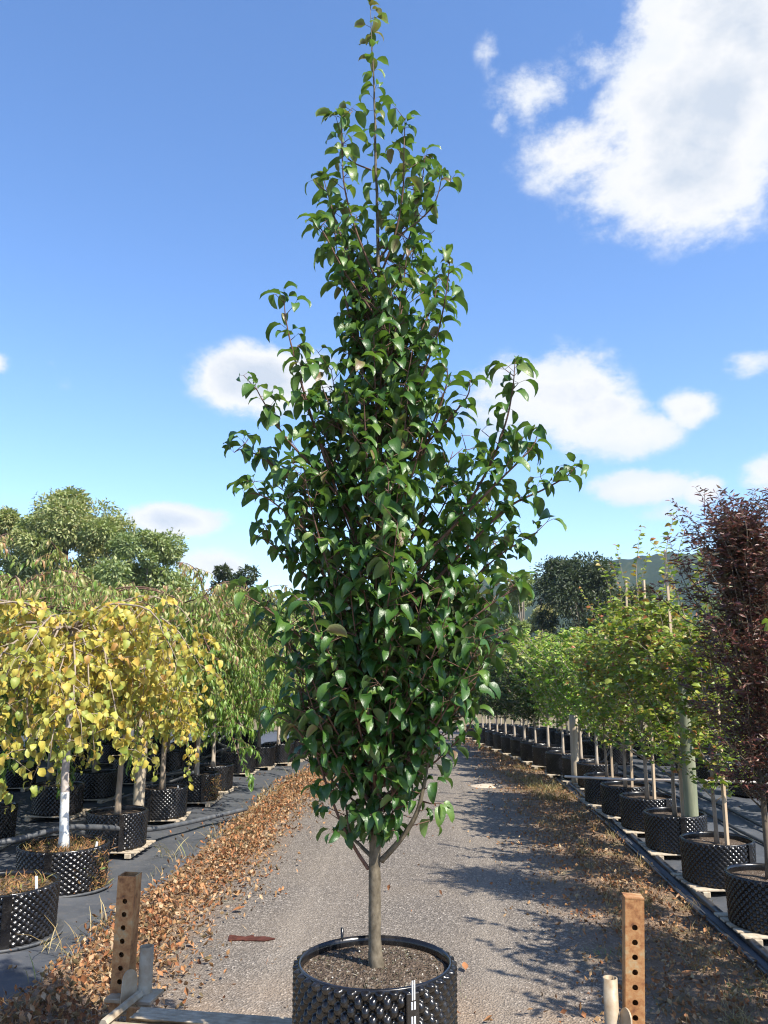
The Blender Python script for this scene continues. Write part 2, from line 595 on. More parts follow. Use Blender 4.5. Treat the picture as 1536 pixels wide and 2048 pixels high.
def tube(pts, rad, seg=8, cap=True):
    pts = [Vector(p) for p in pts]
    n = len(pts)
    rad = [rad] * n if np.isscalar(rad) else list(rad)
    V, Fc = [], []
    up = Vector((0, 0, 1))
    prev = None
    for i, p in enumerate(pts):
        d = (pts[min(i + 1, n - 1)] - pts[max(i - 1, 0)])
        d = d.normalized() if d.length > 1e-9 else Vector((0, 0, 1))
        if prev is None:
            a = d.cross(up if abs(d.z) < .9 else Vector((1, 0, 0))).normalized()
        else:
            a = (prev - d * prev.dot(d))
            a = a.normalized() if a.length > 1e-6 else d.orthogonal().normalized()
        prev = a
        b = d.cross(a)
        for k in range(seg):
            th = 2 * math.pi * k / seg
            V.append(p + (a * math.cos(th) + b * math.sin(th)) * rad[i])
    for i in range(n - 1):
        for k in range(seg):
            k2 = (k + 1) % seg
            Fc.append((i * seg + k, i * seg + k2, (i + 1) * seg + k2, (i + 1) * seg + k))
    if cap:
        Fc.append(tuple(reversed(range(seg))))
        Fc.append(tuple((n - 1) * seg + k for k in range(seg)))
    return np.array([tuple(v) for v in V]), Fc


def box(x0, x1, y0, y1, z0, z1):
    v = [(x0, y0, z0), (x1, y0, z0), (x1, y1, z0), (x0, y1, z0), (x0, y0, z1), (x1, y0, z1), (x1, y1, z1), (x0, y1, z1)]
    f = [(0, 3, 2, 1), (4, 5, 6, 7), (0, 1, 5, 4), (1, 2, 6, 5), (2, 3, 7, 6), (3, 0, 4, 7)]
    return np.array(v, float), f


def bbox_mesh(name, mats, x0, x1, y0, y1, z0, z1, bev=0.006):
    """box with chamfered edges"""
    import bmesh
    bm = bmesh.new()
    v, f = box(x0, x1, y0, y1, z0, z1)
    bv = [bm.verts.new(p) for p in v]
    for q in f:
        bm.faces.new([bv[i] for i in q])
    bmesh.ops.bevel(bm, geom=list(bm.edges), offset=bev, segments=1, affect='EDGES')
    me = bpy.data.meshes.new(name)
    bm.to_mesh(me)
    bm.free()
    for m in (mats if isinstance(mats, list) else [mats]):
        me.materials.append(M[m])
    return me


def copy_tree(o, parent=None):
    c = o.copy()
    C.objects.link(c)
    if parent is not None:
        c.parent = parent
    for ch in list(o.children):
        copy_tree(ch, c)
    return c


# ------------------------------------------------------------------ leaves
def leaf_template(L, W, segs=5, a0=20, a1=-60, fold=25, pet=0.0, pw=0.0012, wave=0.0, peak=0.42, tipw=.03):
    """blade along +x, arched in z, folded along the midrib; all quads"""
    V, Fq, mi = [], [], []
    x = z = 0.0
    if pet > 0:
        ap = R_(a0 + 25)
        ex, ez = pet * math.cos(ap), pet * math.sin(ap)
        ring = [(-pw, -pw * .6), (pw, -pw * .6), (0, pw)]
        for (px, pz) in ((0, 0), (ex, ez)):
            for (cy, cz) in ring:
                V.append((px, cy, pz + cz))
        for k in range(3):
            k2 = (k + 1) % 3
            Fq.append((k, k2, 3 + k2, 3 + k))
            mi.append(1)
        x, z = ex, ez
    base = len(V)
    tf = math.tan(R_(fold))
    for i in range(segs + 1):
        s = i / segs
        th = R_(a0 + (a1 - a0) * s)
        if i:
            x += L / segs * math.cos(th)
            z += L / segs * math.sin(th)
        p = s ** (math.log(.5) / math.log(peak))
        w = W * .5 * max(math.sin(math.pi * p), 0) ** .8 + (tipw * W if i in (0, segs) else 0)
        nx, nz = -math.sin(th), math.cos(th)
        wv = wave * math.sin(s * 9)
        for k in (-1, 0, 1):
            hgt = abs(k) * w * tf + k * wv * w
            V.append((x + nx * hgt, k * w, z + nz * hgt))
    for i in range(segs):
        for k in range(2):
            a = base + i * 3 + k
            Fq.append((a, a + 3, a + 4, a + 1))
            mi.append(0)
    return np.array(V), np.array(Fq), np.array(mi)


def frames(fwd, roll=None):
    """rotation matrices with x along fwd, z as near up as possible, then rolled about x"""
    f = np.asarray(fwd, float)
    f = f / np.linalg.norm(f, axis=1, keepdims=True)
    up = np.tile([0, 0, 1.0], (len(f), 1))
    bad = np.abs(f[:, 2]) > .97
    up[bad] = [1, 0, 0]
    s = np.cross(up, f)
    s /= np.linalg.norm(s, axis=1, keepdims=True)
    u = np.cross(f, s)
    if roll is not None:
        c, sn = np.cos(roll)[:, None], np.sin(roll)[:, None]
        s, u = s * c + u * sn, u * c - s * sn
    return np.stack([f, s, u], axis=2)


def scatter(templates, pos, fwd, scale, tint, roll, which=None):
    """join many copies of leaf templates: returns verts, quads, tint, material index"""
    pos = np.asarray(pos, float)
    N = len(pos)
    Rm = frames(fwd, roll)
    scale = np.broadcast_to(scale, (N,))
    which = RNG.integers(0, len(templates), N) if which is None else which
    Vs, Fs, Ts, Ms = [], [], [], []
    off = 0
    for k, (tv, tf, tm) in enumerate(templates):
        idx = np.where(which == k)[0]
        if not len(idx):
            continue
        v = np.einsum('nij,vj->nvi', Rm[idx], tv) * scale[idx][:, None, None] + pos[idx][:, None, :]
        nv = len(tv)
        f = tf[None] + (np.arange(len(idx)) * nv)[:, None, None] + off
        Vs.append(v.reshape(-1, 3))
        Fs.append(f.reshape(-1, 4))
        rib = np.where(np.abs(tv[:, 1]) < 1e-7, .12, -.02)
        Ts.append(np.clip((np.asarray(tint)[idx][:, None] + rib[None]).ravel(), 0, 1))
        Ms.append(np.tile(tm, len(idx)))
        off += len(idx) * nv
    return np.concatenate(Vs), np.concatenate(Fs), np.concatenate(Ts), np.concatenate(Ms)


def leaf_mesh(name, mats, templates, pos, fwd, scale, tint, roll, which=None, origin=None):
    V, Fq, T, mi = scatter(templates, pos, fwd, scale, tint, roll, which)
    if origin is not None:
        V = V - np.asarray(origin)
    return raw_mesh(name, V, Fq, mats, True, T, mi)


# ================================================================== THE SETTING
def sheet(name, xs, ys, zf, mat):
    V = np.array([(x, y, zf(x, y)) for y in ys for x in xs])
    nx = len(xs)
    F_ = np.array([(j * nx + i, j * nx + i + 1, (j + 1) * nx + i + 1, (j + 1) * nx + i) for j in range(len(ys) - 1) for i in range(nx - 1)])
    o = obj(name, raw_mesh(name, V, F_, mat, True))
    o['kind'] = 'structure'
    return o


ys = [-1400, -300, -40, -10, 0, 5, 9] + [9 + 1.5 * i for i in range(1, 19)] + [37, 39, 42, 46, 52, 60, 75, 100, 160, 300, 700, 1400]
sheet('ground', [-1600, -600, -120, -40, -15, -5, 0, 5, 15, 40, 120, 600, 1600], ys, lambda x, y: zg(y) - 0.012, 'ground')

road_ys = [-8 + .5 * i for i in range(100)]
sheet('road', [-3.0 + .25 * i for i in range(24)], road_ys, lambda x, y: zg(y) + .006 * math.sin(x * 2.1 + y * .7), 'road')


def vnoise(x, y, s=1.0):
    return (math.sin(x * 1.9 * s + y * .63 * s + 1.3) + math.sin(x * .71 * s - y * 1.37 * s) + .6 * math.sin(x * 3.7 * s + y * 2.9 * s + .5)) / 2.6


def fabric(name, side):
    """weed mat whose road-side edge wanders, dips into the litter and carries soft wrinkles"""
    ysf = [-6 + .22 * i for i in range(200)]
    nx = 46
    V = []
    for y in ysf:
        if side < 0:
            e = -2.72 + .10 * vnoise(y * .9, 3.1) + .05 * vnoise(y * 2.7, 1) + (.12 * max(0, y - 16) / 10)
        else:
            e = 2.33 + .01 * vnoise(y, 2) - .0042 * max(0, min(y, 38) - 18) ** 2
        for i in range(nx):
            u = i / (nx - 1)
            d = 16 * u ** 2.2
            x = e + side * d
            z = zg(y) + .016 + .026 * vnoise(x * 1.3, y * 1.1, 1.5) * min(1, d * 2.5) + .012 * vnoise(x * 3, y * 4, 1.7) * min(1, d * 3)
            if d < .03:
                z -= .022
            V.append((x, y, z))
    F_ = [(j * nx + i, j * nx + i + 1, (j + 1) * nx + i + 1, (j + 1) * nx + i) for j in range(len(ysf) - 1) for i in range(nx - 1)]
    if side < 0:
        F_ = [tuple(reversed(q)) for q in F_]
    o = obj(name, raw_mesh(name, np.array(V), np.array(F_), 'fabric', True))
    o['kind'] = 'structure'


fabric('weed_mat', -1)
fabric('weed_mat', 1)


# far hill, covered in forest
def make_hill():
    ridge = [(300, 1210), (700, 1190), (960, 1165), (1085, 1150), (1140, 1133), (1200, 1117), (1300, 1103), (1420, 1094), (1536, 1078), (1800, 1060), (2300, 1075), (3000, 1140)]
    D = 760.0
    pts = [at_y(x, y, D) for x, y in ridge]
    xs = [p.x for p in pts]
    zs = [p.z for p in pts]
    gx = np.linspace(-450, 1100, 240)
    gy = np.linspace(360, 1160, 80)
    V = []
    for y in gy:
        for x in gx:
            h = np.interp(x, xs, zs)
            u = (y - D) / 400.0
            prof = max(0, 1 - abs(u)) ** 1.15 if u > 0 else max(0, 1 + u) ** 1.3
            spur = 1 + .22 * math.sin(x * .022 + 1.2) * (1 - abs(u)) * (u < -.1)
            z = h * prof * spur - 3
            z += RNG.normal(0, 1) * 1.7 * min(1, prof * 4)
            V.append((x, y, z))
    nx = len(gx)
    F_ = np.array([(j * nx + i, j * nx + i + 1, (j + 1) * nx + i + 1, (j + 1) * nx + i) for j in range(len(gy) - 1) for i in range(nx - 1)])
    o = obj('hill', raw_mesh('hill', np.array(V), F_, 'hill', True))
    o['kind'] = 'structure'


make_hill()

# ------------------------------------------------------------------ leaf litter, dry grass, gravel
LIT_T = [leaf_template(.075, .045, 2, -10, 90, 45), leaf_template(.085, .036, 2, -30, 60, 55), leaf_template(.06, .04, 2, 30, -80, 35),
         leaf_template(.07, .048, 2, 0, 35, 25), leaf_template(.06, .016, 2, 0, 40, 40), leaf_template(.10, .006, 2, 0, 15, 20)]


def litter():
    def strip(n, xfun, y0, y1, smin, smax, lift):
        P, S = [], []
        for k in range(n):
            y = y0 + (y1 - y0) * random.random() ** 1.6
            x = xfun(y)
            P.append((x, y, zg(y) + .012 + lift * random.random()))
            S.append(random.uniform(smin, smax))
        return np.array(P), np.array(S)

    def left(y):
        c = -2.36 + .13 * vnoise(y * .8, 7) + (.10 * max(0, y - 16) / 10)
        wdt = .30 + .09 * vnoise(y * 1.1, 2.2)
        x = random.gauss(c, wdt)
        return x if x > c - .42 - .1 * random.random() else c - .3 + abs(random.gauss(0, .3))

    def right(y):
        c = 1.74 + .14 * vnoise(y * 1.3, 4) - .0042 * max(0, y - 18) ** 2
        x = random.gauss(c, .40)
        e = 2.30 - .0042 * max(0, y - 18) ** 2
        return x if x < e else e - abs(random.gauss(0, .3))

    for nm, n, fun, y0, y1, smin, smax, lift, tl, th in (('fallen_leaf_bed', 20000, left, 3.5, 27, .35, .95, .055, .0, 1.0),
                                                         ('fallen_leaf_bed', 18000, right, 3.5, 30, .2, .75, .035, .1, 1.0)):
        P, S = strip(n, fun, y0, y1, smin, smax, lift)
        fw = RNG.normal(0, 1, (n, 3)) * [1, 1, .45]
        o = obj(nm, leaf_mesh(nm, 'litter', LIT_T, P, fw, S, RNG.uniform(tl, th, n) ** 1.1, RNG.normal(0, .8, n) + (RNG.random(n) < .4) * math.pi))
        o['kind'] = 'stuff'
        tag(o, 'drift of curled orange brown leaves between road and weed mat by weeping trees' if fun is left else
            'thin brown leaf and grass debris along the black pipe edge of the road', 'fallen leaves')
    # leaves blown on the mats and in ones and twos on the road
    n = 420
    side = RNG.random(n)
    x = np.where(side < .45, -2.8 - RNG.exponential(1.0, n), np.where(side < .75, 2.5 + RNG.exponential(1.4, n), RNG.uniform(-2.0, 1.6, n)))
    y = 4.5 + 18 * RNG.random(n) ** 1.5
    P = np.array([(a, b, zg(b) + (.045 if abs(a) > 2.4 else .012)) for a, b in zip(x, y)])
    fw = RNG.normal(0, 1, (n, 3)) * [1, 1, .15]
    o = obj('scattered_leaves', leaf_mesh('scattered_leaves', 'litter', LIT_T, P, fw, RNG.uniform(.3, .9, n), RNG.uniform(.1, .9, n), RNG.normal(0, .3, n)))
    o['kind'] = 'stuff'
    tag(o, 'sparse small dry leaves strewn over the weed mats and gravel', 'fallen leaves')


litter()
BLADE = [leaf_template(.16, .006, 3, 80, 35, 20, tipw=.1), leaf_template(.22, .005, 3, 85, 20, 20, tipw=.1), leaf_template(.11, .007, 3, 70, 10, 20, tipw=.1)]


def tufts(name, spots, label, mat='dry_grass', thi=.95):
    P, S, T = [], [], []
    for (x, y, n, r, s) in spots:
        t0 = random.uniform(.1, .6)
        for k in range(n):
            a, q = random.uniform(0, 6.28), r * math.sqrt(random.random())
            P.append((x + q * math.cos(a), y + q * math.sin(a), zg(y) + .005))
            S.append(s * random.uniform(.5, 1.2))
            T.append(min(thi, max(0, t0 + random.gauss(.1, .2))))
    n = len(P)
    az_ = RNG.uniform(0, 6.28, n)
    fw = np.stack([np.cos(az_), np.sin(az_), RNG.normal(0, .12, n)], 1)
    o = obj(name, leaf_mesh(name, mat, BLADE, np.array(P), fw, np.array(S), np.array(T), RNG.normal(0, .2, n)))
    o['kind'] = 'stuff'
    tag(o, label, 'grass')


sp = []
for k in range(170):
    y = 4.6 + 19 * random.random() ** 1.4
    c = 1.85 - .0042 * max(0, y - 18) ** 2
    sp.append((random.gauss(c, .27), y, random.randint(14, 46), random.uniform(.05, .14), random.uniform(.35, .85)))
for (x, y) in ((1090, 1590), (1110, 1580), (1070, 1575), (1130, 1600), (1060, 1565), (1100, 1600)):
    p = hit(x, y)
    sp.append((p.x, p.y, 110, .22, 1.1))
tufts('dry_grass', sp, 'dry straw coloured grass tufts on the verge by the black pipe')
sp = []
for k in range(46):
    y = 5 + 15 * random.random() ** 1.3
    sp.append((-2.68 + random.gauss(0, .07), y, random.randint(3, 12), .09, random.uniform(.8, 1.6)))
for (x, y) in ((330, 1715), (355, 1720), (100, 1905), (145, 1925), (170, 1885), (215, 1860)):
    p = hit(x, y)
    sp.append((p.x, p.y, 10, .10, 1.5))
tufts('dry_grass', sp, 'pale wispy grass stalks rising from the leaf drift beside the mat')
sp = []
for (x, y, n) in ((480, 1664, 60), (500, 1660, 50), (460, 1668, 30), (560, 1545, 40), (900, 1990, 8), (1195, 1905, 40), (1225, 1915, 40), (1480, 1990, 60), (1520, 1975, 60), (1290, 2010, 30), (330, 1915, 10)):
    p = hit(x, y)
    sp.append((p.x, p.y, n, .14, .35))
tufts('green_grass', sp, 'low fresh green weeds at the edge of the gravel', 'weep_leaf', .3)

# single fallen leaves and chips lying on the road
LEAFT = [leaf_template(.10, .055, 5, 5, 25, 22, pet=.02)]


def road_leaf(x, y, s, tint, rz, label):
    p = hit(x, y)
    tv, tf, tm = LEAFT[0]
    o = obj('fallen_leaf', raw_mesh('fallen_leaf', tv * s, tf, ['litter', 'litter'], True, np.full(len(tv), tint), tm), loc=(p.x, p.y, p.z + .009))
    o.rotation_euler = (R_(6), 0, rz)
    tag(o, label, 'leaf')


road_leaf(460, 1826, 1.2, .55, 0, 'thin orange leaf alone on the grey gravel')
road_leaf(932, 1946, .85, .6, 1.7, 'orange leaf on the gravel just beside the big black pot')
road_leaf(342, 1903, 1.0, .6, .8, 'orange leaf on mossy gravel beside the short round tube')
road_leaf(388, 1898, .8, .75, 2.4, 'small pale leaf on gravel near the moss')
road_leaf(1355, 1960, 1.1, .62, .3, 'orange leaf on the verge beside the square perforated post')
p = hit(497, 1880)
bp = []
for k in range(14):
    a = k / 14 * 6.283
    r = (.115 if k % 3 else .15) * (1.3 if abs(math.cos(a)) > .7 else .55) * random.uniform(.75, 1.15)
    bp.append((r * math.cos(a), r * .8 * math.sin(a)))
V = [(a, b, .006 + .004 * random.random()) for a, b in bp] + [(a * .98, b * .98, 0) for a, b in bp] + [(0, 0, .016)]
F_ = [(k, (k + 1) % 14, 28) for k in range(14)] + [(k, 14 + k, 14 + (k + 1) % 14, (k + 1) % 14) for k in range(14)]
tag(obj('bark_scrap', raw_mesh('bark_scrap', np.array(V), F_, 'rust_dark', False), loc=(p.x, p.y, p.z + .008)),
    'flat dark brown scrap lying on the gravel', 'scrap')
p = hit(975, 1573)
V, Fq = [], []
for i in range(7):
    for k in range(14):
        a = k / 14 * 6.283
        r = (1 - i / 6.5)
        V.append((.30 * r * math.cos(a) * (1 + .1 * math.sin(3 * a)), .22 * r * math.sin(a), .045 * (1 - r * r)))
for i in range(6):
    for k in range(14):
        Fq.append((i * 14 + k, i * 14 + (k + 1) % 14, i * 14 + 14 + (k + 1) % 14, i * 14 + 14 + k))
M['sand'] = simple('sand', (.48, .40, .30), .95, .2, var=.25, scale=40)
tag(obj('sand_heap', raw_mesh('sand_heap', np.array(V), Fq, 'sand', True), loc=(p.x, p.y, p.z)), 'low pale heap of sand on the gravel road', 'sand heap')

# ------------------------------------------------------------------ poly pipes, hoses
def edge_pipe(off, r, dz, label):
    pts = []
    y = 3.0
    while y < 34:
        e = 2.33 + .015 * vnoise(y * .6, off * 9) - .0042 * max(0, y - 18) ** 2
        pts.append((e + off, y, zg(y) + dz + r))
        y += .6
    v, f = tube(pts, r, 8)
    tag(obj('irrigation_pipe', raw_mesh('irrigation_pipe', v, f, 'pipe_black', True)), label, 'pipe')


edge_pipe(-.03, .022, .0, 'thin black poly pipe lying right along the litter edge of the mat')
edge_pipe(.09, .034, .012, 'thicker black poly pipe lying on the mat beside the row of staked trees')


def hose(pts, r, label, mat='hose', cat='hose', name='hose'):
    P = []
    n = len(pts)
    for i in range(n - 1):
        p0, p1, p2, p3 = (Vector(pts[max(i - 1, 0)]), Vector(pts[i]), Vector(pts[i + 1]), Vector(pts[min(i + 2, n - 1)]))
        for k in range(6):
            t = k / 6
            P.append(.5 * ((2 * p1) + (p2 - p0) * t + (2 * p0 - 5 * p1 + 4 * p2 - p3) * t * t + (3 * p1 - p0 - 3 * p2 + p3) * t ** 3))
    P.append(Vector(pts[-1]))
    v, f = tube(P, r, 8)
    return tag(obj(name, raw_mesh(name, v, f, mat, True)), label, cat)


# ------------------------------------------------------------------ pots
def pot_mesh(Rr, Hh, cols, rows, sub, amp, taper=0.03):
    """cylinder wall moulded into a lattice of round knobs"""
    na, nh = cols * sub, rows * sub
    a = np.arange(na) / na * 2 * math.pi
    h = np.linspace(0, 1, nh + 1)
    A, Hg = np.meshgrid(a, h)
    u = A / (2 * math.pi) * cols
    v = Hg * rows
    pa, ph = 2 * math.pi * Rr / cols, Hh / rows
    best = np.full(u.shape, 9.0)
    j0 = np.floor(v - .5)
    for dj in (-1, 0, 1, 2):
        j = j0 + dj
        du = (u - .5 * (j % 2)) % 1
        du = np.minimum(du, 1 - du) * pa
        dv = (v - .5 - j) * ph
        d = np.sqrt(du ** 2 + (dv * .82) ** 2)
        best = np.minimum(best, np.where((j >= 0) & (j < rows), d, 9.0))
    kn = np.clip(1 - (best / (pa * .385)) ** 2, 0, 1) ** .55
    edge = np.minimum(1, np.minimum(Hg, 1 - Hg) * rows * 4)
    rr = Rr * (1 - taper + taper * Hg) + amp * kn * edge
    V = np.stack([rr * np.cos(A), rr * np.sin(A), Hg * Hh], 2).reshape(-1, 3)
    i = np.arange(na)
    F_ = []
    for j in range(nh):
        F_.append(np.stack([j * na + i, j * na + (i + 1) % na, (j + 1) * na + (i + 1) % na, (j + 1) * na + i], 1))
    return V, np.concatenate(F_)


def rim_mesh(Rr, Hh, seg=40):
    """rolled lip and inner wall"""
    prof = [(Rr + .004, Hh - .012), (Rr + .006, Hh), (Rr - .004, Hh + .004), (Rr - .008, Hh - .02), (Rr - .010, Hh - .075)]
    V, F_ = [], []
    for (r, z) in prof:
        for k in range(seg):
            a = 6.28318 * k / seg
            V.append((r * math.cos(a), r * math.sin(a), z))
    for i in range(len(prof) - 1):
        for k in range(seg):
            F_.append((i * seg + k, i * seg + (k + 1) % seg, (i + 1) * seg + (k + 1) % seg, (i + 1) * seg + k))
    return np.array(V), F_


def soil_mesh(Rr, z, seg=32, bump=.01, rings=7):
    V, F_ = [(0, 0, z + bump * .8)], []
    for i in range(1, rings + 1):
        r = Rr * i / rings
        for k in range(seg):
            a = 6.28318 * k / seg
            V.append((r * math.cos(a), r * math.sin(a), z + bump * (1 - (i / rings) ** 2) + (random.uniform(-1, 1) * .006 if i < rings else 0)))
    for k in range(seg):
        F_.append((0, 1 + k, 1 + (k + 1) % seg))
    for i in range(rings - 1):
        b = 1 + i * seg
        for k in range(seg):
            F_.append((b + k, b + seg + k, b + seg + (k + 1) % seg, b + (k + 1) % seg))
    return np.array(V), F_


def pot_parts(Rr, Hh, cols, rows, sub, amp):
    v, f = pot_mesh(Rr, Hh, cols, rows, sub, amp)
    wall = raw_mesh('pot_wall', v, f, 'pot', True)
    v, f = rim_mesh(Rr, Hh)
    rim = raw_mesh('pot_rim', v, f, 'pot', True)
    v, f = soil_mesh(Rr - .008, Hh - .055)
    soil = raw_mesh('soil', v, f, 'soil', True)
    s = bbox_mesh('seam_strip', 'pot', -.028, .028, -Rr - amp - .008, -Rr + .01, 0, Hh, .003)
    return wall, rim, soil, s


POT_R, POT_H = .325, .385
POTS = {'near': pot_parts(POT_R, POT_H, 40, 15, 6, .020), 'far': pot_parts(POT_R, POT_H, 36, 13, 4, .021)}


def make_pot(p, detail, label, group, scale=1.0, rz=None, seam=True):
    t = thing('nursery_pot', label, 'pot', p, group, random.uniform(-.7, .7) if rz is None else rz)
    t.scale = (scale, scale, 1.0)
    wall, rim, soil, s = POTS[detail]
    obj('pot_wall', wall, t)
    obj('pot_rim', rim, t)
    obj('soil', soil, t)
    if seam:
        obj('seam_strip', s, t)
    return t


pal_board = bbox_mesh('board', 'pallet', -.36, .36, -.045, .045, 0, .018, .004)
pal_bear = bbox_mesh('bearer', 'pallet', -.035, .035, -.33, .33, 0, .05, .004)


def make_pallet(p, label, group, detailed=True):
    t = thing('pot_pallet', label, 'pallet', p, group, random.uniform(-.15, .15))
    for k in (-1, 1):
        obj('bearer', pal_bear, t, (k * .26, 0, 0))
    for k in (-2, -1, 0, 1, 2) if detailed else (-2, 0, 2):
        obj('board', pal_board, t, (0, k * .135, .0495))
    return t


# ------------------------------------------------------------------ trees
def grow(start, d, length, step, trop, wob, rs):
    """branch path: direction bends by trop (z pull per metre) with wobble"""
    p = Vector(start)
    d = Vector(d).normalized()
    pts = [p.copy()]
    n = max(2, int(length / step))
    for i in range(n):
        d = d + Vector((rs.gauss(0, wob), rs.gauss(0, wob), rs.gauss(0, wob) + trop * step))
        d.normalize()
        p = p + d * step
        pts.append(p.copy())
    return pts


def gen_tree(kind, seed, o):
    """returns meshes (trunk, limbs, crown) round the origin at the trunk base"""
    rs = random.Random(seed)
    H, zc = o['H'], o['zc']
    lean = o.get('lean', .02)
    n = 12
    tr = []
    bx = by = 0
    for i in range(n + 1):
        s = i / n
        bx += rs.gauss(0, lean) * H / n * 3
        by += rs.gauss(0, lean) * H / n * 3
        tr.append(Vector((bx * s, by * s, -.03 + (o['trunk_top'] + .03) * s)))
    r0 = o['r0']
    rad = [r0 * (1.35 if i == 0 else 1 - .65 * i / n) for i in range(n + 1)]
    tmb = MB().add(*tube(tr, rad, 9), 0)

    def trunk_at(z):
        i = min(n - 1, max(0, int(z / o['trunk_top'] * n)))
        f = z / o['trunk_top'] * n - i
        return tr[i].lerp(tr[i + 1], max(0, min(1, f)))

    lmb = MB()
    P, D, T, S = [], [], [], []
    top_t = o.get('top_tint', 0)

    def leaf(p, d, s=1.0):
        if rs.random() < o.get('skip', 0):
            return
        P.append(tuple(p))
        D.append(tuple(d))
        z = (p.z - zc) / max(.1, H - zc)
        T.append(min(1, max(0, rs.gauss(o['tint'], o['tint_sd']) + top_t * (z - .5))))
        S.append(s * rs.uniform(.7, 1.2))

    for k in range(o['n1']):
        if kind == 'weep':
            st = trunk_at(o['trunk_top'] * (1 - .16 * rs.random() ** 2))
            a = rs.uniform(0, 6.283)
            d = Vector((math.cos(a), math.sin(a), rs.uniform(.2, 1.5)))
            L = rs.uniform(.7, 1.05) * o['L1']
            pts = grow(st, d, L, .07, o['trop'], .10, rs)
        else:
            u = k / max(1, o['n1'] - 1)
            z = zc + (o['trunk_top'] - zc) * (u ** .9) * .97
            st = trunk_at(z)
            a = k * 2.399 + rs.uniform(-.5, .5)
            up = o['up'] + o.get('up_top', .6) * u
            d = Vector((math.cos(a), math.sin(a), up + rs.uniform(-.2, .2)))
            wd = o['R'] * o['prof'](u) * rs.uniform(.8, 1.2)
            L = wd * math.sqrt(1 + up * up) * 1.0
            pts = grow(st, d, max(.2, L), .07, o['trop'], .09, rs)
        m = len(pts)
        rb_ = r0 * rs.uniform(.22, .36)
        lmb.add(*tube(pts[::2] if m > 6 else pts, np.linspace(rb_, rb_ * .3, len(pts[::2] if m > 6 else pts)), 5), 0)
        for j in range(1, m):
            f = j / m
            if f < o.get('bare', .2):
                continue
            if rs.random() < o['n2']:
                a = rs.uniform(0, 6.283)
                if kind == 'weep':
                    d2 = Vector((math.cos(a), math.sin(a), rs.uniform(-.6, .5)))
                else:
                    d2 = Vector((math.cos(a), math.sin(a), rs.uniform(-.1, 1.2)))
                p2 = grow(pts[j], d2, o['L2'] * rs.uniform(.5, 1.2), .05, o['trop2'], .12, rs)
                lmb.add(*tube([p2[0], p2[len(p2) // 2], p2[-1]], [rb_ * .3, rb_ * .22, .0012], 4), 0)
                for q in range(1, len(p2)):
                    for _ in range(o.get('per', 1)):
                        a2 = rs.uniform(0, 6.283)
                        dr = (p2[q] - p2[q - 1]).normalized()
                        dl = Vector((math.cos(a2), math.sin(a2), rs.uniform(-.2, .4) + o.get('leaf_z', 0))) + dr * o.get('along', .4)
                        leaf(p2[q] + Vector((rs.gauss(0, .012), rs.gauss(0, .012), rs.gauss(0, .012))), dl)
            if rs.random() < o.get('own', .7):
                a2 = rs.uniform(0, 6.283)
                dr = (pts[j] - pts[j - 1]).normalized()
                leaf(pts[j], Vector((math.cos(a2), math.sin(a2), rs.uniform(-.1, .4) + o.get('leaf_z', 0))) + dr * o.get('along', .4))
    # leader shoots reaching above the crown
    for k in range(o.get('spires', 0)):
        st = trunk_at(o['trunk_top'] * rs.uniform(.75, .95))
        pts = grow(st, (rs.gauss(0, .25), rs.gauss(0, .25), 1), (H - st.z) * rs.uniform(.8, 1.05), .06, .3, .06, rs)
        lmb.add(*tube(pts, np.linspace(r0 * .3, .002, len(pts)), 5), 0)
        for q in range(2, len(pts)):
            for _ in range(2):
                a2 = rs.uniform(0, 6.283)
                leaf(pts[q], (math.cos(a2), math.sin(a2), .5))
    P = np.array(P)
    N = len(P)
    roll, which = RNG.normal(0, o.get('roll', .5), N), RNG.integers(0, len(o['tpl']), N)
    if o['leaf'] == 'yellow_leaf':          # big leaves: kept apart so that the largest become parts
        crown = (P, np.array(D), np.array(S), np.array(T), roll, which)
    else:
        crown = leaf_mesh('crown', [o['leaf'], o['leaf']], o['tpl'], P, np.array(D), np.array(S), np.array(T), roll, which)
    trunk = tmb.mesh('trunk', o['bark'])
    limbs = lmb.mesh('limb', o.get('limb_bark', o['bark']))
    return trunk, limbs, crown, N


T_BROAD = [leaf_template(.088, .062, 4, -10, -85, 22, pet=.02, peak=.4, wave=.2), leaf_template(.084, .058, 4, -30, -100, 28, pet=.02, peak=.4, wave=.15), leaf_template(.076, .060, 4, 0, -70, 14, pet=.02, wave=.35, peak=.4)]
T_LONG = [leaf_template(.125, .031, 3, -5, -95, 28), leaf_template(.115, .027, 3, -35, -90, 25), leaf_template(.13, .033, 3, 15, -100, 20)]
T_OAK = [leaf_template(.085, .050, 3, 15, -40, 18, wave=.5), leaf_template(.075, .045, 3, 5, -20, 10, wave=.5), leaf_template(.08, .055, 3, -10, -60, 22)]
T_SMALL = [leaf_template(.088, .022, 2, 10, -25, 15), leaf_template(.078, .021, 2, 0, 20, 15), leaf_template(.084, .023, 2, 20, -40, 15)]
T_PEAR2 = [leaf_template(.085, .055, 3, 10, -60, 18), leaf_template(.08, .05, 3, 0, -40, 15)]

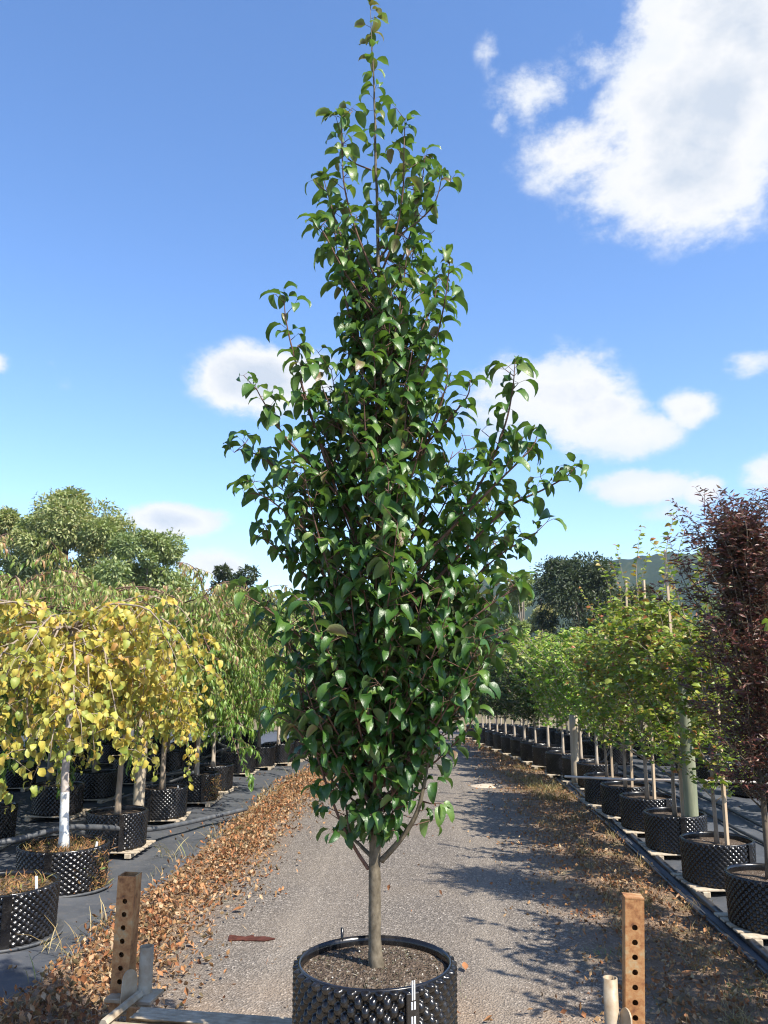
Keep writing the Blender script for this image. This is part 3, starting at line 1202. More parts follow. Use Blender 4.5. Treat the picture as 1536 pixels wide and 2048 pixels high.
KINDS = {
    'yellow': dict(kind='weep', H=2.7, zc=.8, trunk_top=1.95, r0=.045, n1=34, L1=1.75, trop=-1.75, n2=.62, L2=.42, trop2=-3.0, tint=.44, tint_sd=.30, top_tint=.3,
                   leaf='yellow_leaf', tpl=T_BROAD, bark='bark_mid', bare=.2, own=.75, roll=.6, lean=.03, leaf_z=-.2, limb_bark='bark_mid'),
    'weep': dict(kind='weep', H=3.3, zc=1.0, trunk_top=2.15, r0=.040, n1=44, L1=2.3, trop=-1.15, n2=.5, L2=.55, trop2=-2.2, tint=.55, tint_sd=.2, top_tint=.45,
                 leaf='weep_leaf', tpl=T_LONG, bark='bark_mid', bare=.08, own=.6, roll=.35, per=2, leaf_z=-.25, limb_bark='pear_twig'),
    'bright': dict(kind='weep', H=3.1, zc=1.0, trunk_top=2.15, r0=.038, n1=44, L1=2.1, trop=-1.4, n2=.55, L2=.5, trop2=-2.6, tint=.5, tint_sd=.22, top_tint=.15,
                   leaf='bright_leaf', tpl=T_LONG, bark='bark_pale', bare=.1, own=.6, roll=.35, per=2, leaf_z=-.3, limb_bark='pear_twig'),
    'oak': dict(kind='up', H=3.45, zc=.45, trunk_top=2.15, r0=.024, n1=60, R=.60, up=.7, up_top=1.0, prof=lambda u: (.75 + .5 * math.sin(math.pi * min(1, u * 1.25))) * (1 - .72 * u ** 2.5),
                trop=.5, n2=.62, L2=.28, trop2=.4, tint=.56, tint_sd=.24, top_tint=.2, leaf='oak_leaf', tpl=T_OAK, bark='bark_mid', bare=.15, own=.8, per=2, spires=3, roll=.7),
    'pear2': dict(kind='up', H=2.15, zc=.45, trunk_top=1.7, r0=.03, n1=44, R=.62, up=.9, up_top=.9, prof=lambda u: (.7 + .5 * math.sin(math.pi * u)) * (1 - .5 * u ** 3),
                  trop=.4, n2=.55, L2=.24, trop2=.2, tint=.55, tint_sd=.2, top_tint=.2, leaf='bright_leaf', tpl=T_PEAR2, bark='bark_pale', bare=.1, own=.9, per=2, spires=1, roll=.6),
    'column': dict(kind='up', H=2.0, zc=.4, trunk_top=1.7, r0=.03, n1=60, R=.5, up=.9, up_top=.6, prof=lambda u: (.9 + .25 * math.sin(math.pi * u)) * (1 - .45 * u ** 4),
                   trop=.3, n2=.65, L2=.24, trop2=.2, tint=.35, tint_sd=.2, top_tint=.75, leaf='column_leaf', tpl=T_PEAR2, bark='bark_pale', bare=.05, own=.9, per=2, roll=.6),
    'maroon': dict(kind='up', H=4.3, zc=.7, trunk_top=3.5, r0=.034, n1=130, R=.66, up=.9, up_top=1.2, prof=lambda u: (.72 + .5 * math.sin(math.pi * min(1, u * 1.1))) * (1 - .62 * u ** 3),
                   trop=.5, n2=.72, L2=.32, trop2=.5, tint=.5, tint_sd=.25, leaf='maroon_leaf', tpl=T_SMALL, bark='bark_dark', bare=.08, own=.9, per=3, spires=4, roll=.8),
}
TREES = {}
YL = {}
NLEAF = {}
for kname, nvar in (('yellow', 2), ('weep', 3), ('bright', 2), ('oak', 4), ('pear2', 2), ('column', 2), ('maroon', 1)):
    TREES[kname] = []
    for i in range(nvar):
        o = dict(KINDS[kname])
        kd = o.pop('kind')
        a, b, c, N = gen_tree(kd, hash((len(kname), kname[0], i)) % 9999 if False else (len(kname) * 131 + ord(kname[0]) * 17 + i * 7), o)
        TREES[kname].append((a, b, c))
        NLEAF[kname] = N


def place_tree(kname, var, p, label, cat, group, rz=None, s=1.0, sz=None, name=None, trunk_mat=None):
    t = thing(name or kname + '_tree', label, cat, p, group, random.uniform(0, 6.28) if rz is None else rz)
    t.scale = (s, s, sz or s)
    a, b, c = TREES[kname][var % len(TREES[kname])]
    if trunk_mat:
        a = a.copy()
        a.materials.clear()
        a.materials.append(M[trunk_mat])
    obj('trunk', a, t)
    obj('limb', b, t)
    if isinstance(c, tuple):
        P, D, S, T, roll, which = c
        r_ = t.rotation_euler.z
        v = Matrix.Rotation(-r_, 3, 'Z') @ (Vector((0, 0, CAM_H)) - Vector(p))
        order = np.argsort(-(P @ np.array(v.normalized())) - .25 * S)
        Rm = frames(D, roll)
        for i in order[:300]:
            k = (int(which[i]), int(min(4, T[i] * 5)))
            if k not in YL:
                tv, tf, tm = T_BROAD[k[0]]
                YL[k] = raw_mesh('leaf', tv, tf, ['yellow_leaf', 'yellow_leaf'], True, np.clip(k[1] / 5 + .1 + np.where(np.abs(tv[:, 1]) < 1e-7, .12, -.02), 0, 1), tm)
            lf = obj('leaf', YL[k], t, tuple(P[i]))
            lf.rotation_euler = Matrix(Rm[i].tolist()).to_euler()
            lf.scale = (float(S[i]),) * 3
        q = order[300:]
        c = leaf_mesh('crown', ['yellow_leaf', 'yellow_leaf'], T_BROAD, P[q], D[q], S[q], T[q], roll[q], which[q])
    cr = obj('crown', c, t)
    cr['kind'] = 'stuff'
    return t


# ---- staked, round and square posts
def round_post(p, r, h, mat, label, lean=(0, 0), name='timber_post', cat='post'):
    pts = [(p[0] + lean[0] * s, p[1] + lean[1] * s, p[2] + h * s) for s in (-.02, .2, .4, .6, .8, 1)]
    v, f = tube([Vector(q) - Vector(p) for q in pts], [r * random.uniform(.96, 1.04) for _ in pts], 12)
    return tag(obj(name, raw_mesh(name, v, f, mat, True), loc=p), label, cat)


def stake(p, h, label, group=None, mat='stake', w=.016):
    v, f = box(-w, w, -w, w, 0, h)
    v[4:, :2] *= .8
    o = obj('tree_stake', raw_mesh('tree_stake', v, f, mat, False), loc=p)
    o.rotation_euler = (random.gauss(0, .012), random.gauss(0, .012), random.uniform(0, .7))
    return tag(o, label, 'stake', group)


SOIL_Z = POT_H - .055
WEED_T = [leaf_template(.06, .012, 3, 40, 0, 15), leaf_template(.05, .016, 3, 60, 10, 15), leaf_template(.09, .006, 3, 75, 30, 15)]


def pot_weeds(p, label, n, r=.3, side=None, mat='weed'):
    P = []
    for k in range(n):
        if side is None:
            a, q = random.uniform(0, 6.28), r * math.sqrt(random.random())
            P.append((q * math.cos(a), q * math.sin(a), SOIL_Z + random.uniform(0, .03)))
        else:
            a = side + random.gauss(0, .28)
            q = POT_R + .02 + abs(random.gauss(0, .03))
            P.append((q * math.cos(a), q * math.sin(a), POT_H * random.random() ** 1.4 * .9))
    az_ = RNG.uniform(0, 6.28, n)
    fw = np.stack([np.cos(az_), np.sin(az_), RNG.normal(.1, .3, n)], 1)
    o = obj('weeds', leaf_mesh('weeds', mat, WEED_T, np.array(P), fw, RNG.uniform(.5, 1.3, n), np.clip(RNG.normal(.45, .25, n), 0, 1), RNG.normal(0, .5, n)), loc=p)
    o['kind'] = 'stuff'
    return tag(o, label, 'weeds')


def pot_from_px(xc, yb, lift):
    """centre of a pot whose nearest bottom edge is seen at (xc, yb)"""
    q = hit(xc, yb, lift)
    d = Vector((q.x, q.y, 0)).normalized()
    c = q + d * POT_R
    return Vector((c.x, c.y, zg(c.y) + lift))


PAL = .068 + .024
# left row, beside the drift of leaves: centre x, front bottom y, lift, kind, variant, pallet
LEFT = [
    (-2, 1893, .03, None, 1, False), (122, 1788, .03, 'yellow', 0, False), (231, 1703, PAL, 'yellow', 1, True), (322, 1640, PAL, 'weep', 0, True),
    (391, 1604, PAL, 'weep', 1, True), (424, 1582, PAL, 'bright', 0, True), (476, 1546, PAL, 'bright', 1, True), (517, 1533, PAL, 'weep', 2, True),
    (556, 1525, PAL, 'bright', 2, True), (585, 1517, PAL, 'weep', 3, True), (604, 1511, PAL, 'bright', 0, True), (622, 1503, PAL, 'weep', 1, True), (640, 1497, PAL, 'bright', 2, True)]
ORD = 'first second third fourth fifth sixth seventh eighth ninth tenth eleventh twelfth thirteenth fourteenth fifteenth sixteenth seventeenth eighteenth'.split()
pot_lab_l = {0: 'wide black dimpled pot without tree, with white tag and orange weeds spilling at its rim', 1: 'wide black dimpled pot holding the white painted trunk',
             2: 'black dimpled pot on pallet holding the thin bent yellow leaved tree', 3: 'black dimpled pot on pallet just behind the grey timber post',
             4: 'black dimpled pot on pallet overgrown by dry weeds at its side'}
tree_lab_l = {0: 'small yellow leaved weeping tree in the weedy tagged pot', 1: 'yellow leaved weeping tree with white painted lower trunk',
              2: 'yellow leaved weeping tree with thin bent bare stem beside grey timber post',
              3: 'green weeping tree with dark stem behind the grey timber post', 4: 'green weeping tree with pale stem tied to red brown stake'}
left_pots = []
for i, (x, y, lift, kd, var, pal) in enumerate(LEFT):
    p = pot_from_px(x, y, lift)
    sc = 1.0 if i not in (0, 1) else 1.25
    near = p.y < 13.5
    t = make_pot(p, 'near' if near else 'far', pot_lab_l.get(i, f'black dimpled front row pot, {ORD[i - 2]} past the white trunk pot'), 'pots in the weeping tree front row', sc,
                 rz={0: .55, 1: .1}.get(i))
    if pal:
        make_pallet((p.x, p.y, zg(p.y) + .022), f'grey timber pallet under the {ORD[i - 2]} front row pot past the white trunk pot', 'pallets under weeping tree pots', near)
    left_pots.append(p)
    hs = {0: .92, 1: 1.1, 2: .86}.get(i, random.uniform(.95, 1.06))
    if kd is None:
        continue
    place_tree(kd, var, (p.x, p.y, p.z + SOIL_Z), tree_lab_l.get(i, f'green weeping front row tree, {ORD[i - 2]} past the white trunk tree'), 'tree',
               'front row weeping trees', s=hs, name='weeping_tree', trunk_mat={1: 'painted_trunk', 2: 'bark_mid', 4: 'bark_pale'}.get(i), rz={0: 1.0, 1: .6, 2: 2.2}.get(i))

# base discs under the two nearest pots
for i, lab in ((0, 'thin grey lipped disc under the weedy tagged pot'), (1, 'thin grey lipped disc under the white trunk pot')):
    p = left_pots[i]
    sc = 1.25
    V, F_ = [], []
    for (r, z) in ((0.001, .0), (POT_R * sc + .07, 0), (POT_R * sc + .085, .022), (POT_R * sc + .07, .026), (POT_R * sc + .05, .010), (.001, .010)):
        for k in range(36):
            a = 6.28318 * k / 36
            V.append((r * math.cos(a), r * math.sin(a), z))
    for q in range(5):
        for k in range(36):
            F_.append((q * 36 + k, q * 36 + (k + 1) % 36, (q + 1) * 36 + (k + 1) % 36, (q + 1) * 36 + k))
    tag(obj('base_disc', raw_mesh('base_disc', np.array(V), F_, 'hose', True), loc=(p.x, p.y, zg(p.y) + .021)), lab, 'disc')

pot_weeds(left_pots[0], 'reddish dry weeds growing over the soil of the tagged pot', 620, .37)
pot_weeds(left_pots[1], 'orange dry weeds covering the soil round the white trunk', 700, .37)
pot_weeds(left_pots[4], 'dry straw weeds climbing the side of the pallet pot', 260, side=-.5)
pot_weeds(left_pots[1], 'dry weeds hugging the side of the white trunk pot', 240, side=-.35).location.x += .07


def tag_stick(p, label, h=.12, w=.010, tilt=0.1):
    o = obj('plant_tag', bbox_mesh('plant_tag', 'tag_white', -w, w, -.001, .001, -.06, h, .0006), loc=p)
    o.rotation_euler = (random.gauss(0, .05), tilt, random.uniform(-.3, .3))
    return tag(o, label, 'tag')


q = left_pots[0]
tag_stick((q.x + .34, q.y - .14, q.z + POT_H - .02), 'white plant tag standing in the weedy pot', .11, .012, -.05)
q = left_pots[1]
tag_stick((q.x + .36, q.y - .10, q.z + POT_H - .02), 'small white tag at the rim of the white trunk pot', .06, .010)
q = left_pots[3]
tag_stick((q.x + .25, q.y - .12, q.z + POT_H - .02), 'small white tag in the pot behind the timber post', .05, .010)

# second and further rows of weeping trees
rr = random.Random(21)
seen = 0
for row, (X, y0, n, dy) in enumerate(((-5.35, 8.3, 10, 1.7), (-7.1, 9.2, 8, 1.8), (-8.9, 11.5, 7, 1.9))):
    for k in range(n):
        p = Vector((X + rr.uniform(-.15, .15), y0 + dy * k + rr.uniform(-.2, .2), 0))
        u, v_, f_ = to_px((p.x, p.y, 1.2))
        if u < -130:
            continue
        p.z = zg(p.y) + PAL
        on = ORD[min(seen, 17)]
        seen += row == 0
        make_pot(p, 'far', (f'black dimpled pot in the second weeping row, {on} from the yellow trees', 'black dimpled pot in the rear rows of weeping trees', 'black dimpled pot in the rear rows of weeping trees')[row],
                 ('second row weeping tree pots', 'rear weeping tree pots', 'rear weeping tree pots')[row], seam=False)
        make_pallet((p.x, p.y, zg(p.y) + .022), 'grey timber pallet under rear pots of weeping trees', 'pallets under rear weeping pots', False)
        kd = 'weep' if (row + k) % 4 else 'bright'
        place_tree(kd, k + row, (p.x, p.y, p.z + SOIL_Z), (f'golden tipped weeping tree of the second row, {on} from the yellow trees', 'golden tipped green weeping tree in the rear rows', 'golden tipped green weeping tree in the rear rows')[row], 'tree',
                   ('second row weeping trees', 'rear weeping trees', 'rear weeping trees')[row], s=rr.uniform(1.02, 1.16) * (1.05 if row else 1.0), name='weeping_tree')

# small golden shrub at the far edge of the mat
p = pot_from_px(-12, 1640, PAL)
p.x -= .1
sh = thing('golden_shrub', 'small golden leaved shrub in front of the weeping trees', 'shrub', (p.x, p.y - .75, zg(p.y) + .02))
smb = MB()
P, D = [], []
for k in range(22):
    a = k * 2.4
    pts = grow((0, 0, .02), (math.cos(a) * .5, math.sin(a) * .5, 1), random.uniform(.5, .85), .07, -.2, .1, random)
    smb.add(*tube(pts, np.linspace(.006, .002, len(pts)), 5), 0)
    for q_ in pts[3:]:
        for _ in range(5):
            P.append(tuple(q_ + Vector((random.gauss(0, .02), random.gauss(0, .02), random.gauss(0, .02)))))
            D.append((random.gauss(0, 1), random.gauss(0, 1), random.uniform(-.3, .8)))
obj('stem', smb.mesh('stem', 'bark_mid'), sh)
n = len(P)
cr = obj('crown', leaf_mesh('crown', ['yellow_leaf', 'yellow_leaf'], T_PEAR2, np.array(P), np.array(D), RNG.uniform(.6, 1, n), RNG.uniform(.2, .8, n), RNG.normal(0, .5, n)), sh)
cr['kind'] = 'stuff'

# posts and hoses among the weeping trees
p = hit(272, 1690)
p = Vector((p.x * 1.0, p.y, zg(p.y)))
q = at_y(270, 1428, p.y)
round_post((p.x, p.y, p.z), .068, q.z - p.z, 'timber', 'thick grey weathered timber post beside the thin bent yellow tree', (.02, 0))
p = hit(610, 1560)
for k, (x, yb, yt, r) in enumerate(((610, 1500, 1400, .06), (1389, 1722, 1330, .075), (1152, 1572, 1430, .075), (100, 1560, 1470, .06))):
    p = hit(x, yb)
    q = at_y(x, yt, p.y)
    lab = ['pale timber post half hidden behind the hanging pear leaves', 'thick green stained timber post between the staked oak pots',
           'thick grey timber post among the light green trees by pipe', 'short pale timber post behind the white painted trunk'][k]
    round_post((p.x, p.y, p.z), r, q.z - p.z, 'timber_green' if k == 1 else 'timber', lab)
q = left_pots[4]
stake((q.x - .05, q.y + .1, q.z + SOIL_Z - .1), 1.3, 'red brown square stake tied to the pale stemmed weeping tree', mat='stake_red', w=.026)
hp = [left_pots[5] + Vector((-.3, .3, .42)), left_pots[5] + Vector((.12, .45, .60)), left_pots[5] + Vector((.42, .8, .48)), left_pots[6] + Vector((-.35, -.2, .55)), left_pots[6] + Vector((-.22, .1, .72))]
hose(hp, .022, 'looping grey corrugated hose joining the bright weeping tree pots')
hp = [left_pots[3] + Vector((-.9, .6, .1)), left_pots[3] + Vector((-.1, .55, .35)), left_pots[3] + Vector((.25, .6, .5)), left_pots[4] + Vector((-.45, -.1, .36)), left_pots[4] + Vector((-.3, .2, .4))]
hose(hp, .020, 'grey hose arching over the pot behind the timber post')
q0, q1 = left_pots[0], left_pots[1]
hp = [q1 + Vector((-.75, -.35, .42)), q1 + Vector((-.42, -.12, .44)), q1 + Vector((-.15, .35, .46)), q1 + Vector((.05, .9, .36)), q1 + Vector((.3, 1.9, .16)), q1 + Vector((1.0, 3.6, .1))]
hose(hp, .030, 'long grey hose lying across the back of the white trunk pot')

# ---- right side
RIGHT = [
    (1548, 1872, PAL, 'maroon', 0), (1440, 1778, PAL, 'oak', 0), (1354, 1708, PAL, 'oak', 1), (1298, 1664, PAL, 'oak', 2), (1254, 1634, PAL, 'oak', 3), (1216, 1610, PAL, 'oak', 4),
    (1196, 1577, PAL, 'pear2', 0), (1164, 1562, PAL, 'pear2', 1), (1128, 1549, PAL, 'pear2', 0), (1098, 1532, PAL, 'pear2', 1), (1072, 1522, PAL, 'column', 0),
    (1050, 1513, PAL, 'column', 1), (1030, 1506, PAL, 'column', 2), (1012, 1498, PAL, 'column', 0), (995, 1492, PAL, 'column', 1), (980, 1486, PAL, 'column', 2), (966, 1480, PAL, 'column', 0), (953, 1474, PAL, 'column', 1)]
pot_lab_r = {0: 'black dimpled pot on worn pallet holding the tall dark red tree', 1: 'black dimpled pot on pallet beside the thick green stained post, nearer the dark red tree',
             2: 'black dimpled pot on yellowish pallet right behind the green stained post', 3: 'shaded black dimpled pot with the yellow tied bamboo stake tree behind it'}
tree_lab_r = {0: 'tall bushy tree with dark red brown small leaves', 1: 'yellow green oak in the pot next to the dark red tree',
              2: 'yellow green oak with pale stem beside the green stained post', 3: 'yellow green oak with red tinted tips and tall bare leader'}
right_pots = []
for i, (x, y, lift, kd, var) in enumerate(RIGHT):
    p = pot_from_px(x, y, lift)
    near = p.y < 13.5
    make_pot(p, 'near' if near else 'far', pot_lab_r.get(i, f'black dimpled pot beside the edge pipes, {ORD[i - 1]} past the dark red tree'),
             'front row pots by the pipes' if i < 10 else 'far pots of the hedge like row')
    make_pallet((p.x, p.y, zg(p.y) + .022), f'worn pale pallet by the edge pipes, {ORD[i - 1]} past the dark red tree' if i else 'worn pale pallet under the pot of the dark red tree', 'pallets beside the pipes', near)
    right_pots.append(p)
    lab = tree_lab_r.get(i)
    if lab is None:
        lab = {'oak': f'yellow green staked oak by the pipes, {ORD[i - 1]} past the dark red tree', 'pear2': f'light green tree with pale stem by the pipes, {ORD[i - 1]} past the dark red tree',
               'column': f'dark green column shaped tree by the pipes, {ORD[i - 1]} past the dark red tree'}[kd]
    nm = {'oak': 'oak_tree', 'maroon': 'dark_red_tree', 'pear2': 'light_green_tree', 'column': 'column_tree'}[kd]
    hs = {0: .80, 1: .90, 2: 1.02, 3: 1.05, 4: .98, 5: .86}.get(i, random.uniform(.95, 1.08))
    place_tree(kd, var, (p.x, p.y, p.z + SOIL_Z), lab, 'tree', 'trees in the front row by the pipes', s=hs, name=nm)
    if 1 <= i <= 5:
        stake((p.x + .07, p.y - .08, p.z + SOIL_Z - .1), {1: 2.0, 2: 3.15, 3: 2.9, 4: 3.0, 5: 2.3}[i], f'slim pale wooden stake beside the {ORD[i - 1]} oak past the dark red tree', 'stakes of the oaks')

# trees of the same row that stand just outside the view and throw their shade on the road
for k, (x, y, kd, var, s) in enumerate(((3.1, 5.75, 'oak', 2, 1.05), (3.1, 4.6, 'oak', 4, 1.05), (3.1, 3.6, 'oak', 3, .8))):
    p = Vector((x, y, PAL))
    make_pot(p, 'far', 'black dimpled pot further along the pipe row past the dark red tree', 'pots past the dark red tree')
    place_tree(kd, var, (x, y, PAL + SOIL_Z), 'tree further along the pipe row past the dark red tree', 'tree', 'trees past the dark red tree', s=s,
               name='oak_tree' if kd == 'oak' else 'dark_red_tree')

rr = random.Random(33)
seen = 0
for row, (X, y0, n, dy) in enumerate(((5.2, 8.2, 13, 1.55), (7.0, 8.8, 12, 1.7), (9.0, 10.5, 9, 2.0))):
    for k in range(n):
        p = Vector((X + rr.uniform(-.15, .15) - .002 * max(0, y0 + dy * k - 18) ** 2, y0 + dy * k + rr.uniform(-.2, .2), 0))
        u, v_, f_ = to_px((p.x, p.y, 1.2))
        if u > 1720:
            continue
        p.z = zg(p.y) + .035
        on = ORD[min(seen, 17)]
        seen += row == 0
        make_pot(p, 'far', (f'black dimpled pot in the row behind the oaks, {on} from the dark red tree', 'black dimpled pot in the rear rows behind the staked oaks', 'black dimpled pot in the rear rows behind the staked oaks')[row],
                 ('second row pots behind oaks', 'rear pots behind oaks', 'rear pots behind oaks')[row], seam=False)
        kd = 'oak' if row == 0 and k < 6 else ('pear2' if (k + row) % 3 == 0 else 'column')
        if row and k < 3:
            kd = 'oak'
        place_tree(kd, k + row, (p.x, p.y, p.z + SOIL_Z), {'maroon': 'bushy dark red tree standing in the second row', 'oak': 'yellow green oak standing behind the front row',
                                                            'pear2': 'light green tree standing behind the front row of the pipe side', 'column': 'dense dark green tree standing behind the front row of the pipe side'}[kd], 'tree',
                   {'maroon': 'second row dark red trees', 'oak': 'rear oaks', 'pear2': 'rear light green trees', 'column': 'rear column trees'}[kd], s=rr.uniform(.9, 1.05),
                   name={'oak': 'oak_tree', 'maroon': 'dark_red_tree', 'pear2': 'light_green_tree', 'column': 'column_tree'}[kd])

for k in range(14):
    y = 19.5 + 1.35 * k
    x = 4.0 - .0046 * (y - 18) ** 2 + rr.uniform(-.1, .1)
    p = Vector((x, y, zg(y) + .035))
    make_pot(p, 'far', 'small far black pot in the line just behind the column trees', 'far pots behind the column trees', seam=False)
    place_tree('column', k + 1, (p.x, p.y, p.z + SOIL_Z), 'dark green tree in the line just behind the column trees', 'tree', 'trees behind the column trees', s=rr.uniform(.95, 1.15), name='column_tree')
for k in range(9):
    x = -9.5 + 1.5 * k
    y = 38.5 + rr.uniform(-.5, .5)
    if -2.4 < x < 1.0:
        continue
    place_tree('column', k, (x, y, zg(y)), 'dense dark shrub closing the far end of the nursery rows', 'shrub', 'shrubs at the far end', s=rr.uniform(1.1, 1.4), name='far_shrub')
a, b = at_y(1130, 1553, 12.2), at_y(1545, 1566, 10.2)
v, f = tube([a, a.lerp(b, .33) + Vector((0, 0, -.015)), a.lerp(b, .66), b], .016, 8)
tag(obj('white_pipe', raw_mesh('white_pipe', v, f, 'pipe_white', True)), 'long pale pipe running level behind the front pots', 'pipe')
hose([right_pots[6] + Vector((.2, .6, .3)), right_pots[6] + Vector((.5, .3, .65)), right_pots[5] + Vector((1.1, .6, .3)), right_pots[5] + Vector((1.5, .3, .05))], .018, 'dark hose hanging between the light green trees')
for k, (xo, lab) in enumerate(((3.85, 'black poly pipe on the mat directly behind the front pots by the pipes'), (4.25, 'black poly pipe on the mat nearer the second row of pots'))):
    pts = [(xo + .03 * vnoise(y, k), y, zg(y) + .055) for y in np.arange(5, 24, .7)]
    v, f = tube(pts, .022, 8)
    tag(obj('irrigation_pipe', raw_mesh('irrigation_pipe', v, f, 'pipe_black', True)), lab, 'pipe')

# ------------------------------------------------------------------ the big trees beyond
CLUMP_LEAF = (np.array([(0, 0, 0), (.45, -.20, .05), (1, 0, -.12), (.5, .20, .02)]), np.array([(0, 1, 2, 3)]), np.array([0]))


def clump_tree(name, label, px, top, D, width, mat, clumps, leaf_n, leaf_s, seed, tint=.45, trunk='gum_bark', low=.25, group=None, squash=1.0):
    rs = random.Random(seed)
    base = at_y(px, 1316, D)
    zb = zg(D)
    tp = at_y(px, top, D)
    Ht = tp.z - zb
    W = width * D / FPX * .5
    t = thing(name, label, 'tree', (base.x, D, zb), group)
    cl = []
    for k in range(clumps):
        u = rs.random()
        z = Ht * (low + (1 - low) * u)
        rmax = W * math.sqrt(max(0.05, 1 - ((z / Ht - .5) / .56) ** 2)) * squash
        a = rs.uniform(0, 6.283)
        q = rmax * math.sqrt(rs.random()) * .85
        cr_ = W * rs.uniform(.14, .38)
        cl.append((q * math.cos(a), q * math.sin(a), min(z, Ht - cr_ * .75), cr_))
    mb = MB()
    mb.add(*tube([(0, 0, -.2), (.1 * W, 0, Ht * .25), (0, .1 * W, Ht * .55), (0, 0, Ht * .8)], [Ht * .035, Ht * .026, Ht * .016, Ht * .006], 8), 0)
    obj('trunk', mb.mesh('trunk', trunk), t)
    lm = MB()
    for (x, y, z, r) in cl[::2]:
        st = Vector((0, 0, max(Ht * .12, z * .55)))
        lm.add(*tube([st, st.lerp(Vector((x, y, z)), .5) + Vector((0, 0, -.1)), (x, y, z)], [Ht * .010, Ht * .006, Ht * .002], 5), 0)
    obj('limb', lm.mesh('limb', trunk), t)
    per = int(leaf_n * 1.55) // clumps
    P, Nn, T = [], [], []
    for (x, y, z, r) in cl:
        d = RNG.normal(0, 1, (per, 3))
        d /= np.linalg.norm(d, axis=1, keepdims=True)
        rad_ = r * (.55 + .5 * RNG.random((per, 1)) ** .6)
        wob = 1 + .25 * np.sin(d[:, :1] * 7 + x) * np.sin(d[:, 1:2] * 8 + z)
        P.append(np.array([x, y, z]) + d * rad_ * wob * [1, 1, .8])
        Nn.append(d + RNG.normal(0, .7, (per, 3)) + [0, 0, -.35])
        T.append(np.clip(RNG.normal(tint + rs.gauss(0, .12), .18, per), 0, 1))
    P, Nn, T = np.concatenate(P), np.concatenate(Nn), np.concatenate(T)
    tpl = [CLUMP_LEAF]
    n = len(P)
    c = obj('crown', leaf_mesh('crown', [mat, mat], tpl, P, Nn, leaf_s * .78 * RNG.uniform(.7, 1.3, n), T, RNG.normal(0, .8, n)), t)
    c['kind'] = 'stuff'
    return t


clump_tree('gum_tree', 'tallest olive green gum tree with pointed top beyond the weeping trees', 115, 985, 46, 240, 'gum_leaf', 70, 42000, .30, 1, .5, low=.06)
clump_tree('gum_tree', 'brownish olive gum tree leaning against the tallest gum tree', 195, 1035, 44, 190, 'gum_leaf', 50, 28000, .28, 2, .62, low=.06)
clump_tree('gum_tree', 'rounded gum tree cut by darker gaps, behind the yellow trees', 15, 1018, 47, 170, 'gum_leaf', 40, 22000, .30, 3, .35, low=.06)
clump_tree('gum_tree', 'darker green gum tree with visible limbs between gum and weeping crowns', 285, 1064, 43, 180, 'gum_leaf', 44, 22000, .26, 4, .25, low=.08)
clump_tree('dark_tree', 'dark rounded tree behind the far weeping trees', 470, 1135, 52, 170, 'dark_leaf', 24, 10000, .30, 5, .5)
clump_tree('dark_tree', 'very large dark green dome shaped tree in front of the hill', 1170, 1117, 62, 240, 'dark_leaf', 70, 30000, .34, 6, .4, low=.10)
clump_tree('dark_tree', 'dark brownish green tree on the shoulder of the dome tree', 1270, 1172, 60, 130, 'dark_leaf', 30, 12000, .32, 7, .7, low=.10)
clump_tree('gum_tree', 'lighter grey green tree next to the dark dome tree, behind the pear', 1048, 1150, 57, 110, 'gum_leaf', 30, 13000, .3, 8, .3, low=.08)
clump_tree('gum_tree', 'pale olive tree peeping over behind the dome tree', 1085, 1146, 75, 90, 'gum_leaf', 16, 6000, .36, 9, .6)
far = [(60, 1115, 42, 300), (190, 1125, 41, 260), (320, 1140, 44, 220), (-90, 1040, 49, 200), (-250, 1050, 50, 220), (-520, 1020, 55, 260), (640, 1180, 70, 200), (760, 1195, 75, 190), (890, 1200, 72, 190), (980, 1195, 66, 140), (1345, 1205, 70, 160), (1450, 1195, 72, 170), (1580, 1180, 70, 200), (1800, 1150, 65, 260)]
for k, (x, tpx, D, w) in enumerate(far):
    clump_tree('far_tree', 'mixed green tree of the distant line behind the nursery', x, tpx, D, w, 'gum_leaf' if k % 3 else 'dark_leaf', 22, 7000, .36, 20 + k, .3 + .06 * (k % 5), low=.06, group='distant tree line')
p = at_y(1300, 1240, 68)
bt = thing('bare_tree', 'thin leafless grey tree standing before the hill', 'tree', (p.x, 68, zg(68)))
mb = MB()
lm = MB()
mb.add(*tube([(0, 0, 0), (.1, 0, 3), (0, 0, 7.0)], [.13, .09, .02], 6), 0)
for k in range(16):
    pts = grow((0, 0, 2.5 + .28 * k), (random.gauss(0, .6), random.gauss(0, .4), 1), random.uniform(1.2, 2.6), .3, .15, .15, random)
    lm.add(*tube(pts, np.linspace(.035, .012, len(pts)), 4), 0)
obj('trunk', mb.mesh('trunk', 'gum_bark'), bt)
obj('limb', lm.mesh('limb', 'gum_bark'), bt)

# low dark shed and bank glimpsed at the end of the road
sy = 46.0
s0 = at_y(700, 1420, sy)
sh_ = thing('shed', 'low dark shed at the end of the road, glimpsed through the pear leaves', 'shed', (s0.x + 2.0, sy, zg(sy)))
obj('wall', bbox_mesh('wall', 'shed_dark', -3.0, 3.0, 0, 3.0, 0, 2.05, .02), sh_)
me = raw_mesh('roof', np.array([(-3.3, -.3, 1.98), (3.3, -.3, 1.98), (3.3, 3.3, 2.5), (-3.3, 3.3, 2.5), (-3.3, -.3, 2.08), (3.3, -.3, 2.08), (3.3, 3.3, 2.6), (-3.3, 3.3, 2.6)]),
              [(0, 3, 2, 1), (4, 5, 6, 7), (0, 1, 5, 4), (1, 2, 6, 5), (2, 3, 7, 6), (3, 0, 4, 7)], 'galv', False)
obj('roof', me, sh_)
obj('door', bbox_mesh('door', 'galv', -.5, .5, -.06, .01, 0, 1.9, .01), sh_)

